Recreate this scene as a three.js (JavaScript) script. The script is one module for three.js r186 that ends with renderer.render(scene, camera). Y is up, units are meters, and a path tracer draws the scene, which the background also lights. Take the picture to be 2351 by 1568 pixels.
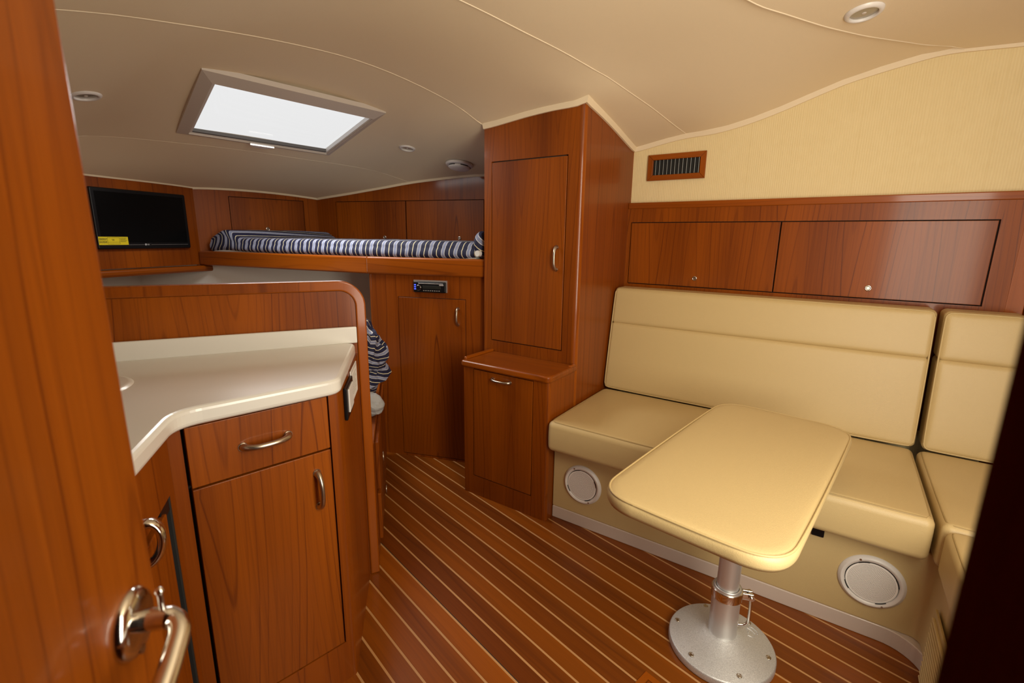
import * as THREE from 'three';
import { RoundedBoxGeometry } from 'three/addons/geometries/RoundedBoxGeometry.js';
import { mergeGeometries, mergeVertices } from 'three/addons/utils/BufferGeometryUtils.js';
import { RectAreaLightUniformsLib } from 'three/addons/lights/RectAreaLightUniformsLib.js';

// ------------------------------------------------------------------ camera, sky, large lights, exposure
const scene = new THREE.Scene();
const R = THREE.MathUtils.degToRad;
const camera = new THREE.PerspectiveCamera(2 * Math.atan(784 / 1085.85) * 180 / Math.PI, 2351 / 1568, 0.02, 60);
{
  const pit = R(12.32), roll = R(0.74), yaw = R(34.4);
  const fwd = new THREE.Vector3(-Math.sin(yaw) * Math.cos(pit), -Math.sin(pit), -Math.cos(yaw) * Math.cos(pit));
  const right = new THREE.Vector3(Math.cos(yaw), 0, -Math.sin(yaw)), up = right.clone().cross(fwd);
  const r2 = right.clone().multiplyScalar(Math.cos(roll)).addScaledVector(up, Math.sin(roll));
  const u2 = up.clone().multiplyScalar(Math.cos(roll)).addScaledVector(right, -Math.sin(roll));
  camera.quaternion.setFromRotationMatrix(new THREE.Matrix4().makeBasis(r2, u2, fwd.clone().negate()));
  camera.position.set(0, 1.25, 0);
  camera.focus = 1.75; camera.userData.fStop = 5.0;
}
scene.background = new THREE.Color().setRGB(0.86, 0.86, 0.86);   // overcast daylight
RectAreaLightUniformsLib.init();
{ // daylight coming in through the open companionway, in the bulkhead that runs diagonally just right of the frame
  const l = new THREE.RectAreaLight(new THREE.Color().setRGB(1.0, 0.93, 0.77), 10.0, 0.64, 1.25);
  l.position.set(0.484, 1.28, -0.596); l.lookAt(0.484 - 0.763, 1.28, -0.596 - 0.646); scene.add(l);
}
const renderer = new THREE.WebGLRenderer({ antialias: true });
renderer.toneMapping = THREE.LinearToneMapping;
renderer.toneMappingExposure = 1.13;
renderer.shadowMap.enabled = true;

// ------------------------------------------------------------------ random numbers, noise
let seed = 7;
const rnd = () => { seed = (seed * 1664525 + 1013904223) >>> 0; return seed / 4294967296; };
const hash = (i, j, k) => { let h = (i * 374761393 + j * 668265263 + k * 2147483647) | 0; h = Math.imul(h ^ (h >>> 13), 1274126177); return ((h ^ (h >>> 16)) >>> 0) / 4294967296; };
function vnoise(x, y, k = 0) {
  const i = Math.floor(x), j = Math.floor(y); let a = x - i, b = y - j; a = a * a * (3 - 2 * a); b = b * b * (3 - 2 * b);
  return (hash(i, j, k) * (1 - a) + hash(i + 1, j, k) * a) * (1 - b) + (hash(i, j + 1, k) * (1 - a) + hash(i + 1, j + 1, k) * a) * b;
}
const fbm = (x, y, k = 0) => (vnoise(x, y, k) + 0.5 * vnoise(x * 2.1, y * 2.1, k + 3) + 0.25 * vnoise(x * 4.3, y * 4.3, k + 5)) / 1.75;
const sm = (a, b, x) => { x = Math.min(1, Math.max(0, (x - a) / (b - a))); return x * x * (3 - 2 * x); };

// ------------------------------------------------------------------ textures
function tex(w, h, fn, srgb, size, wrap = THREE.RepeatWrapping) {
  const d = new Uint8Array(w * h * 4);
  for (let j = 0; j < h; j++) for (let i = 0; i < w; i++) { const c = fn(i / w, j / h), o = (j * w + i) * 4; d[o] = c[0]; d[o + 1] = c[1]; d[o + 2] = c[2]; d[o + 3] = 255; }
  const t = new THREE.DataTexture(d, w, h, THREE.RGBAFormat); t.magFilter = THREE.LinearFilter; t.minFilter = THREE.LinearMipmapLinearFilter; t.generateMipmaps = true;
  t.wrapS = t.wrapT = wrap; if (srgb) t.colorSpace = THREE.SRGBColorSpace; t.repeat.set(1 / size[0], 1 / size[1]); t.needsUpdate = true; return t;
}
const mix3 = (a, b, t) => [a[0] + (b[0] - a[0]) * t, a[1] + (b[1] - a[1]) * t, a[2] + (b[2] - a[2]) * t];
function woodTex(k, light, dark, flitch, arch, along, W = 0.8, H = 1.6) { // veneer: thin dark growth lines in arches, fine pores, soft bands of tone
  return tex(1024, 1024, (u, v) => {
    const x = u * W, y = v * H, n = Math.floor(x / flitch), cx = (n + 0.5 + 0.5 * (hash(n, 1, k) - 0.5)) * flitch, d = x - cx + 0.03 * (fbm(y * 1.4, n * 7.1, k) - 0.5);
    const t = d * d / (Math.abs(d) + 0.03) * arch * 0.55 + y * along * (hash(n, 2, k) > 0.5 ? 1 : -1) + 0.9 * fbm(x * 5, y * 0.8, k + 1) + hash(n, 3, k) * 9;
    const r = t * 2.2, f = r - Math.floor(r), str = vnoise(Math.floor(r) * 1.7, 0.5 + y * 0.7, k + 7) ** 1.5;
    const line = (f > 0.80 ? sm(0.80, 0.93, f) * (1 - sm(0.93, 1, f)) : 0) * str, late = 0.35 * f * f;
    const pore = vnoise(x * 950, y * 12, k + 2) * 0.6 + vnoise(x * 320, y * 4, k + 4) * 0.4;
    const broad = fbm(x * 5, y * 0.5, k + 9), streak = vnoise(x * 75, y * 0.5, k + 11), thin = sm(0.72, 0.95, vnoise(x * 210, y * 0.9, k + 13));
    const m = 0.50 * line + 0.14 * late + 0.18 * (pore - 0.25) + 0.75 * (broad - 0.32) + 0.10 * (streak - 0.35) + 0.09 * thin;
    return mix3(light, dark, Math.min(1, Math.max(0, m)));
  }, true, [W, H], THREE.MirroredRepeatWrapping);
}
const T = {};
T.wood = woodTex(1, [158, 80, 9], [74, 27, 3], 0.26, 44, 1.25);
T.woodStraight = woodTex(20, [152, 75, 8], [78, 28, 3], 0.13, 30, 0.25);
T.woodTrim = woodTex(40, [160, 80, 7], [88, 36, 3], 0.09, 24, 0.2);
T.plank = woodTex(60, [146, 76, 10], [78, 34, 4], 0.1, 26, 0.3);
T.leather = tex(512, 512, (u, v) => { const a = vnoise(u * 128, v * 128, 3) * 0.6 + vnoise(u * 256, v * 256, 4) * 0.4, g = a * 255; return [g, g, g]; }, false, [0.12, 0.12]);
T.rib = tex(256, 256, (u, v) => { const a = 0.5 + 0.5 * Math.sin(u * Math.PI * 2 * 24), g = 255 * (0.75 * a + 0.25 * vnoise(u * 120, v * 60, 9)); return [g, g, g]; }, false, [0.2, 0.2]);
T.ribColor = tex(512, 512, (u, v) => { const a = 0.5 + 0.5 * Math.sin(u * Math.PI * 2 * 24), n = fbm(u * 6, v * 6, 15), s = vnoise(u * 60, v * 8, 13); return mix3([237, 218, 170], [226, 204, 152], 0.45 * a + 0.3 * n + 0.25 * s); }, true, [0.2, 0.2], THREE.MirroredRepeatWrapping);
T.stripe = tex(1024, 64, (u, v) => {
  const m = u * 0.07; const navy = [24, 29, 62], grey = [132, 140, 168], white = [214, 214, 214], cream = [222, 214, 180];
  const n = 0.9 + 0.2 * vnoise(u * 200, v * 50, 2);
  const c = m < 0.021 ? navy : m < 0.0235 ? white : m < 0.0385 ? grey : m < 0.041 ? white : m < 0.064 ? navy : m < 0.0685 ? cream : navy;
  return c.map((q) => Math.min(255, q * n));
}, true, [0.07, 0.1]);
T.cast = tex(256, 256, (u, v) => { const g = 255 * vnoise(u * 200, v * 200, 8); return [g, g, g]; }, false, [0.1, 0.1]);
T.castColor = tex(256, 256, (u, v) => { const g = 185 + 50 * vnoise(u * 160, v * 160, 18); return [g, g, g * 0.99]; }, true, [0.12, 0.12]);
function canvasTex(w, h, draw) {
  const c = document.createElement('canvas'); c.width = w; c.height = h; draw(c.getContext('2d'), w, h);
  const t = new THREE.CanvasTexture(c); t.colorSpace = THREE.SRGBColorSpace; return t;
}
// perforations of the loudspeaker grilles: holes in rings, finer than can be picked apart
T.perf = canvasTex(512, 512, (g) => {
  g.fillStyle = '#f1ede8'; g.fillRect(0, 0, 512, 512); g.fillStyle = '#453a32';
  for (let r = 0; r <= 17; r++) { const n = r ? r * 6 : 1; for (let i = 0; i < n; i++) { const a = i / n * Math.PI * 2 + r * 0.2; g.beginPath(); g.arc(256 + Math.cos(a) * r * 13.6, 256 + Math.sin(a) * r * 13.6, 3.3, 0, 7); g.fill(); } }
});

// ------------------------------------------------------------------ materials
const P = (o) => new THREE.MeshPhysicalMaterial(o);
const woodMat = (map, tint = [1, 1, 1], extra = {}) => P({ map, color: new THREE.Color().setRGB(...tint.map((v) => v * 0.9)), roughness: 0.40, specularIntensity: 0.4, clearcoat: 0.22, clearcoatRoughness: 0.12, ...extra });
const lin = (r, g, b) => new THREE.Color().setRGB(r, g, b);
const M = {
  wood: woodMat(T.wood), straight: woodMat(T.woodStraight), trim: woodMat(T.woodTrim, [1, 1, 1], { clearcoat: 0.4, clearcoatRoughness: 0.1 }),
  woodB: woodMat(T.wood, [0.86, 0.82, 0.8]),
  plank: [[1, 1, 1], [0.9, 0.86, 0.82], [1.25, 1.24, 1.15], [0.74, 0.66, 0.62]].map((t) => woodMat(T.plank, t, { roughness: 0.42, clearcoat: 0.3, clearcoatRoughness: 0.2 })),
  holly: P({ color: lin(0.52, 0.27, 0.10), roughness: 0.45, clearcoat: 0.4, clearcoatRoughness: 0.2 }),
  vinyl: P({ color: lin(0.58, 0.435, 0.205), roughness: 0.46, bumpMap: T.leather, bumpScale: 0.0003, clearcoat: 0.12, clearcoatRoughness: 0.4 }),
  welt: P({ color: lin(0.40, 0.285, 0.12), roughness: 0.5 }),
  vinylSeam: P({ color: lin(0.54, 0.40, 0.18), roughness: 0.5 }),
  liner: P({ color: lin(0.84, 0.70, 0.485), roughness: 0.6, bumpMap: T.leather, bumpScale: 0.0002 }),
  linerPipe: P({ color: lin(0.86, 0.73, 0.53), roughness: 0.5 }),
  wallpaper: P({ map: T.ribColor, roughness: 0.75, bumpMap: T.rib, bumpScale: 0.0006 }),
  hull: P({ color: lin(0.74, 0.71, 0.65), roughness: 0.6 }),
  outer: P({ color: lin(0.30, 0.26, 0.22), roughness: 0.9 }),
  solid: P({ color: lin(0.74, 0.71, 0.64), roughness: 0.28, clearcoat: 0.35, clearcoatRoughness: 0.15 }),
  plastic: P({ color: lin(0.74, 0.70, 0.66), roughness: 0.35 }),
  plasticDim: P({ color: lin(0.60, 0.53, 0.46), roughness: 0.45 }),
  toe: P({ color: lin(0.62, 0.52, 0.45), roughness: 0.4, clearcoat: 0.3 }),
  black: P({ color: lin(0.006, 0.006, 0.007), roughness: 0.3, specularIntensity: 0.5 }),
  blackMatte: P({ color: lin(0.012, 0.011, 0.010), roughness: 0.8 }),
  chrome: P({ color: lin(0.75, 0.72, 0.68), metalness: 1, roughness: 0.12 }),
  nickel: P({ color: lin(0.52, 0.45, 0.36), metalness: 1, roughness: 0.3 }),
  alu: P({ map: T.castColor, metalness: 0.6, roughness: 0.46, bumpMap: T.cast, bumpScale: 0.0004 }),
  tube: P({ color: lin(0.74, 0.73, 0.71), metalness: 0.8, roughness: 0.38 }),
  stripe: P({ map: T.stripe, roughness: 0.75, sheen: 0.3 }),
  white: P({ color: lin(0.68, 0.66, 0.62), roughness: 0.8 }),
  lens: P({ color: lin(0.34, 0.30, 0.23), roughness: 0.25, clearcoat: 0.6 }),
};

// ------------------------------------------------------------------ geometry helpers
function uvBox(g, grain = 'y', jitter = true) {
  if (g.index) g = g.toNonIndexed();
  const p = g.attributes.position, n = p.count, uv = new Float32Array(n * 2), ou = jitter ? rnd() * 7 : 0, ov = jitter ? rnd() * 11 : 0, gi = 'xyz'.indexOf(grain);
  const a = new THREE.Vector3(), b = new THREE.Vector3(), c = new THREE.Vector3();
  for (let i = 0; i < n; i += 3) {
    a.fromBufferAttribute(p, i); b.fromBufferAttribute(p, i + 1).sub(a); c.fromBufferAttribute(p, i + 2).sub(a); b.cross(c);
    const m = [Math.abs(b.x), Math.abs(b.y), Math.abs(b.z)], ax = m[0] >= m[1] && m[0] >= m[2] ? 0 : m[1] >= m[2] ? 1 : 2;
    let vi = gi, ui = 3 - ax - gi; if (ax === gi) { vi = (ax + 1) % 3; ui = (ax + 2) % 3; }
    for (let k = 0; k < 3; k++) { uv[(i + k) * 2] = p.getComponent(i + k, ui) + ou; uv[(i + k) * 2 + 1] = p.getComponent(i + k, vi) + ov; }
  }
  g.setAttribute('uv', new THREE.BufferAttribute(uv, 2)); return g;
}
const flat = (g) => { g = g.index ? g.toNonIndexed() : g; for (const k of Object.keys(g.attributes)) if (!['position', 'normal', 'uv'].includes(k)) g.deleteAttribute(k); g.morphAttributes = {}; return g; };
const join = (list) => mergeGeometries(list.map(flat), false);
// box between two corners
function box(x0, y0, z0, x1, y1, z1, r = 0.0015, grain = 'y') {
  const w = Math.abs(x1 - x0), h = Math.abs(y1 - y0), d = Math.abs(z1 - z0), rr = Math.min(r, w / 2.05, h / 2.05, d / 2.05);
  const g = rr > 0 ? new RoundedBoxGeometry(w, h, d, 2, rr) : new THREE.BoxGeometry(w, h, d);
  g.translate((x0 + x1) / 2, (y0 + y1) / 2, (z0 + z1) / 2); return uvBox(g, grain);
}
function rectPath(x0, y0, x1, y1, P2 = THREE.Shape) { const s = new P2(); s.moveTo(x0, y0); s.lineTo(x1, y0); s.lineTo(x1, y1); s.lineTo(x0, y1); s.closePath(); return s; }
function frame(o, holes, z0, z1, grain = 'y') { // flat panel in xy with rectangular openings, from z0 to z1
  const s = rectPath(...o); for (const h of holes) s.holes.push(rectPath(...h, THREE.Path));
  const g = new THREE.ExtrudeGeometry(s, { depth: z1 - z0, bevelEnabled: false }); g.translate(0, 0, z0); return uvBox(g, grain);
}
function plan(pts, y0, y1, grain = 'y', bevel = 0) { // vertical prism over a plan outline [[x,z],...]
  const s = new THREE.Shape(pts.map(([x, z]) => new THREE.Vector2(x, -z)));
  const g = new THREE.ExtrudeGeometry(s, bevel ? { depth: y1 - y0 - 2 * bevel, bevelEnabled: true, bevelSize: bevel, bevelThickness: bevel, bevelOffset: -bevel, bevelSegments: 3 } : { depth: y1 - y0, bevelEnabled: false });
  g.rotateX(-Math.PI / 2); g.translate(0, y0 + bevel, 0); return uvBox(g, grain);
}
function roundCorners(pts, rad, n = 6) { // plan outline with rounded corners; rad: number or list
  const out = [];
  pts.forEach((p, i) => {
    const r = Array.isArray(rad) ? rad[i] : rad; if (!r) { out.push(p); return; }
    const a = pts[(i + pts.length - 1) % pts.length], b = pts[(i + 1) % pts.length];
    const da = [a[0] - p[0], a[1] - p[1]], db = [b[0] - p[0], b[1] - p[1]], la = Math.hypot(...da), lb = Math.hypot(...db);
    const cos = (da[0] * db[0] + da[1] * db[1]) / la / lb, t = Math.min(r / Math.tan(Math.acos(Math.max(-1, Math.min(1, cos))) / 2), la * 0.49, lb * 0.49);
    const A = [p[0] + da[0] / la * t, p[1] + da[1] / la * t], B = [p[0] + db[0] / lb * t, p[1] + db[1] / lb * t];
    for (let k = 0; k <= n; k++) { const s = k / n, q = 1 - s; out.push([q * q * A[0] + 2 * q * s * p[0] + s * s * B[0], q * q * A[1] + 2 * q * s * p[1] + s * s * B[1]]); }
  });
  return out;
}
function sweep(curve, n, m, rf, closed = false) { // tube with radius rf(t) (number or [a,b] for an oval)
  const fr = curve.computeFrenetFrames(n, closed), pos = [], idx = [];
  for (let i = 0; i <= n; i++) {
    const t = i / n, c = curve.getPointAt(t), r = rf(t), [ra, rb] = Array.isArray(r) ? r : [r, r];
    for (let j = 0; j < m; j++) { const a = j / m * Math.PI * 2, v = c.clone().addScaledVector(fr.normals[i], Math.cos(a) * ra).addScaledVector(fr.binormals[i], Math.sin(a) * rb); pos.push(v.x, v.y, v.z); }
  }
  for (let i = 0; i < n; i++) for (let j = 0; j < m; j++) { const a = i * m + j, b = i * m + (j + 1) % m, c = a + m, d = b + m; idx.push(a, b, c, b, d, c); }
  const c0 = curve.getPointAt(0), c1 = curve.getPointAt(1), k = pos.length / 3; pos.push(c0.x, c0.y, c0.z, c1.x, c1.y, c1.z);
  if (!closed) for (let j = 0; j < m; j++) { idx.push(k, (j + 1) % m, j, k + 1, n * m + j, n * m + (j + 1) % m); }
  const g = new THREE.BufferGeometry(); g.setAttribute('position', new THREE.Float32BufferAttribute(pos, 3)); g.setIndex(idx); g.computeVertexNormals(); return uvBox(g, 'y', false);
}
const V = (x, y, z) => new THREE.Vector3(x, y, z);
const tubePts = (pts, r, closed = false, n = 0, m = 7) => sweep(new THREE.CatmullRomCurve3(pts.map((p) => V(...p)), closed, 'centripetal'), n || pts.length * 4, m, () => r, closed);
function cyl(r0, r1, h, x, y, z, seg = 32, axis = 'y') { const g = new THREE.CylinderGeometry(r1, r0, h, seg); if (axis === 'z') g.rotateX(Math.PI / 2); if (axis === 'x') g.rotateZ(Math.PI / 2); g.translate(x, y, z); return uvBox(g, 'y', false); }
function lathe(pts, seg = 40, axis = 'y') { const g = new THREE.LatheGeometry(pts.map(([r, y]) => new THREE.Vector2(r, y)), seg); if (axis === 'z') g.rotateX(Math.PI / 2); return uvBox(g, 'y', false); }
function smoothGeo(pos, idx) { const g = new THREE.BufferGeometry(); g.setAttribute('position', new THREE.Float32BufferAttribute(pos, 3)); g.setIndex(idx); g.computeVertexNormals(); return g; }
// upholstered block: rounded box with subdivided, slightly crowned faces; warp(x,y,z) -> [x,y,z] in place
function cushion(w, h, d, r, warp, k = 3, seg = 14) {
  const nx = seg + 2 * k, g0 = new THREE.BoxGeometry(1, 1, 1, nx, nx, nx); g0.deleteAttribute('normal'); g0.deleteAttribute('uv');
  const g = mergeVertices(g0, 1e-5), p = g.attributes.position, H = [w / 2, h / 2, d / 2];
  const tab = H.map((hf) => { const t = []; for (let i = 0; i <= nx; i++) { if (i <= k) t.push(-hf + r - r * Math.tan((1 - i / k) * Math.PI / 4)); else if (i >= nx - k) t.push(hf - r + r * Math.tan((i - nx + k) / k * Math.PI / 4)); else t.push(-hf + r + (2 * hf - 2 * r) * (i - k) / (nx - 2 * k)); } return t; });
  for (let i = 0; i < p.count; i++) {
    const q = [0, 1, 2].map((a) => tab[a][Math.round((p.getComponent(i, a) + 0.5) * nx)]), c = q.map((v, a) => Math.max(-H[a] + r, Math.min(H[a] - r, v))), e = q.map((v, a) => v - c[a]), l = Math.hypot(...e);
    let o = l > 1e-9 ? c.map((v, a) => v + e[a] / l * r) : c;
    if (warp) o = warp(o[0], o[1], o[2]); p.setXYZ(i, ...o);
  }
  g.computeVertexNormals(); return uvBox(g, 'y');
}

// ------------------------------------------------------------------ scene graph helpers
const used = new Map();
const numbered = (n) => { const k = used.get(n) ?? 0; used.set(n, k + 1); return k ? n + '_' + String(k).padStart(3, '0') : n; };
function obj(name, geo, mat, parent) {
  const m = new THREE.Mesh(Array.isArray(geo) ? join(geo) : geo, mat); m.name = parent ? name : numbered(name); m.castShadow = m.receiveShadow = true; (parent ?? scene).add(m); return m;
}
function thing(name, label, category, [x, y, z] = [0, 0, 0], dir = [1, 0], group) {
  const o = new THREE.Group(); o.name = numbered(name); o.position.set(x, y, z); o.rotation.y = Math.atan2(-dir[1], dir[0]); scene.add(o);
  o.userData = { label, category }; if (group) o.userData.group = group; return o;
}
function struct(name, label, category, pos = [0, 0, 0], dir = [1, 0]) { const o = thing(name, label, category, pos, dir); o.userData.kind = 'structure'; return o; }
function tag(o, label, category, group) { o.userData.label = label; o.userData.category = category; if (group) o.userData.group = group; return o; }
function structMesh(name, label, category, geo, mat) { const o = tag(obj(name, geo, mat), label, category); o.userData.kind = 'structure'; return o; }
const head = (deg) => [Math.sin(R(deg)), -Math.cos(R(deg))];      // plan direction, degrees from -z towards +x
const dirOf = (a, b) => { const d = [b[0] - a[0], b[1] - a[1]], l = Math.hypot(...d); return [d[0] / l, d[1] / l]; };
const dist = (a, b) => Math.hypot(b[0] - a[0], b[1] - a[1]);
// curved bow pull, lying along y, standing proud along z; base at z = 0
function bowPull(len, proj, r = 0.0055) {
  const h = len / 2, c = new THREE.CatmullRomCurve3([V(0, -h, 0.002), V(0, -h * 0.93, proj * 0.45), V(0, -h * 0.6, proj * 0.86), V(0, 0, proj), V(0, h * 0.6, proj * 0.86), V(0, h * 0.93, proj * 0.45), V(0, h, 0.002)], false, 'centripetal');
  return join([sweep(c, 28, 10, (t) => r * (1 + 0.55 * Math.pow(Math.abs(2 * t - 1), 3))), cyl(r * 1.75, r * 1.6, 0.003, 0, -h, 0.0015, 16, 'z'), cyl(r * 1.75, r * 1.6, 0.003, 0, h, 0.0015, 16, 'z')]);
}
function pull(parent, x, y, z, len, horizontal, mat = M.nickel, proj = 0.024, r) { const g = bowPull(len, proj, r); if (horizontal) g.rotateZ(Math.PI / 2); g.translate(x, y, z); return obj('handle', g, mat, parent); }
function pushKnob(parent, x, y, z, r = 0.0115) { // round push-lock with ring
  const k = obj('lock_ring', lathe([[r * 0.62, 0], [r * 0.62, 0.003], [r * 0.75, 0.005], [r * 0.98, 0.003], [r, 0]], 28, 'z').translate(x, y, z), M.chrome, parent);
  obj('lock_button', cyl(r * 0.58, r * 0.5, 0.003, x, y, z + 0.0015, 20, 'z'), M.nickel, k); return k;
}

// ================================================================== THE SETTING
// ------------------------------------------------------------------ floor: teak boards with pale inlay strips, laid along the boat's centreline
{
  const f = struct('floor', 'varnished teak cabin sole with pale inlaid strips', 'floor', [0, 0, 0], [Math.cos(R(13.475)), Math.sin(R(13.475))]);
  obj('subfloor', box(-4.4, -0.06, -2.9, 1.6, -0.012, 1.7, 0), M.outer, f);
  const pitch = 0.0662, s0 = -0.7716, sw = 0.0068;
  const pg = [0, 1, 2].map(() => box(-3.6, -0.012, -(pitch - sw) / 2, 1.3, 0, (pitch - sw) / 2, 0.0006, 'x'));
  const sg = box(-3.6, -0.012, -sw / 2, 1.3, -0.0004, sw / 2, 0.0003, 'x');
  for (let k = -19; k < 25; k++) {
    const z = s0 + k * pitch, h = hash(k + 40, 5, 3);
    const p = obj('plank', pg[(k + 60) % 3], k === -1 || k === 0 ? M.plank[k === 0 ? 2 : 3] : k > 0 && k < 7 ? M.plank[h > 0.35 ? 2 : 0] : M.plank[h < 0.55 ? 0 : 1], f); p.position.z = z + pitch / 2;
    obj('inlay_strip', sg, M.holly, f).position.z = z;
  }
  obj('hatch_gap', box(-3.6, -0.012, s0 - sw / 2 - 0.0022, 1.3, 0.0002, s0 - sw / 2, 0, 'x'), M.blackMatte, f);
  // small lifting ring frame let into the boards
  const t = thing('floor_latch', 'square teak latch frame let into the floorboards beside the pedestal base', 'latch', [-0.285, 0, -1.135], [Math.cos(R(13.475)), Math.sin(R(13.475))]);
  obj('frame', frame([-0.045, -0.045, 0.045, 0.045], [[-0.026, -0.026, 0.026, 0.026]], 0, 0.003).rotateX(-Math.PI / 2), M.trim, t);
  obj('plug', frame([-0.023, -0.023, 0.023, 0.023], [], 0, 0.002).rotateX(-Math.PI / 2), M.straight, t);
}
// ------------------------------------------------------------------ headliner: a cambered surface through measured heights (thin-plate spline)
const CP = [[-0.962, 1.703, -2.46], [-0.693, 1.748, -2.46], [-0.566, 1.755, -2.46], [-0.457, 1.773, -2.46], [-0.37, 1.795, -2.46], [-0.291, 1.819, -2.46], [-0.214, 1.846, -2.46], [-0.141, 1.871, -2.46], [-0.071, 1.893, -2.46], [-0.004, 1.908, -2.46], [0.061, 1.921, -2.46], [0.124, 1.932, -2.46], [0.184, 1.942, -2.46], [0.243, 1.945, -2.46], [0.301, 1.942, -2.46], [0.357, 1.938, -2.46], [0.412, 1.934, -2.46], [-1.482, 1.773, -1.886], [-1.509, 1.819, -1.776], [-1.541, 1.856, -1.641], [-1.589, 1.892, -1.442], [-1.631, 1.907, -1.267], [-1.668, 1.905, -1.112], [-1.701, 1.897, -0.974], [-1.758, 1.873, -0.737], [-1.792, 1.855, -0.596], [-1.822, 1.832, -0.473], [-0.761, 1.807, -2.176], [-0.835, 1.861, -1.868], [-0.894, 1.887, -1.621], [-0.944, 1.901, -1.416], [-0.985, 1.913, -1.243], [-1.002, 1.916, -1.174], [-3.362, 1.525, -2.277], [-3.107, 1.553, -2.345], [-2.739, 1.597, -2.444], [-2.398, 1.636, -2.536], [-2.05, 1.657, -2.63], [-2.626, 1.671, -2.235], [-2.738, 1.697, -1.77], [-2.794, 1.705, -1.538], [-2.889, 1.706, -1.141], [-2.977, 1.684, -0.777], [-0.935, 1.817, -1.885], [-1.09, 1.807, -1.885], [-1.24, 1.797, -1.885], [-3.496, 1.543, -1.447], [-3.32, 1.548, -0.866], [0.9, 1.93, -2.5], [0.9, 1.97, -1.6], [0.9, 1.98, -0.6], [0.9, 1.95, 0.5], [-0.2, 1.93, 0], [-0.2, 1.86, 0.9], [-1.2, 1.8, 0.4], [-2.2, 1.66, 0], [-3, 1.53, -0.2]];
const ceilY = (() => {
  const n = CP.length, N = n + 3, phi = (d2) => (d2 > 1e-12 ? 0.5 * d2 * Math.log(d2) : 0), A = [];
  for (let i = 0; i < N; i++) A.push(new Float64Array(N + 1));
  for (let i = 0; i < n; i++) {
    for (let j = 0; j < n; j++) A[i][j] = phi((CP[i][0] - CP[j][0]) ** 2 + (CP[i][2] - CP[j][2]) ** 2) + (i === j ? 2e-4 : 0);
    [1, CP[i][0], CP[i][2]].forEach((v, c) => { A[i][n + c] = v; A[n + c][i] = v; }); A[i][N] = CP[i][1];
  }
  for (let c = 0; c < N; c++) {
    let b = c; for (let r = c + 1; r < N; r++) if (Math.abs(A[r][c]) > Math.abs(A[b][c])) b = r; [A[c], A[b]] = [A[b], A[c]];
    for (let r = 0; r < N; r++) if (r !== c) { const f = A[r][c] / A[c][c]; if (f) for (let k = c; k <= N; k++) A[r][k] -= f * A[c][k]; }
  }
  const w = A.map((r, i) => r[N] / r[i]);
  return (x, z) => { let s = w[n] + w[n + 1] * x + w[n + 2] * z; for (let i = 0; i < n; i++) s += w[i] * phi((CP[i][0] - x) ** 2 + (CP[i][2] - z) ** 2); return s; };
})();
const cA = Math.cos(R(13.5)), sA = Math.sin(R(13.5));
const xzOf = (u, w) => [-cA * u + sA * w, -sA * u - cA * w];       // u forward, w to port
const ceilPt = (u, w, dy = 0) => { const [x, z] = xzOf(u, w); return [x, ceilY(x, z) + dy, z]; };
const seamU = [1.248, 1.882, 3.076];
const hatchO = [2.222, 0.43, 2.948, 1.178], hatchI = [2.292, 0.474, 2.9, 1.146];   // u0, w0, u1, w1
const aftKnots = [[-1.4, 0.8], [0.6, 0.8], [1.2, 0.77], [1.62, 0.688], [1.87, 0.598], [2.08, 0.512], [2.32, 0.401], [2.44, 0.32], [2.8, 0.05]];
const aftU = (w) => { let i = 0; while (i < aftKnots.length - 2 && w > aftKnots[i + 1][0]) i++; const [a, ua] = aftKnots[i], [b, ub] = aftKnots[i + 1]; return ua + (ub - ua) * (w - a) / (b - a); };
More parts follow.
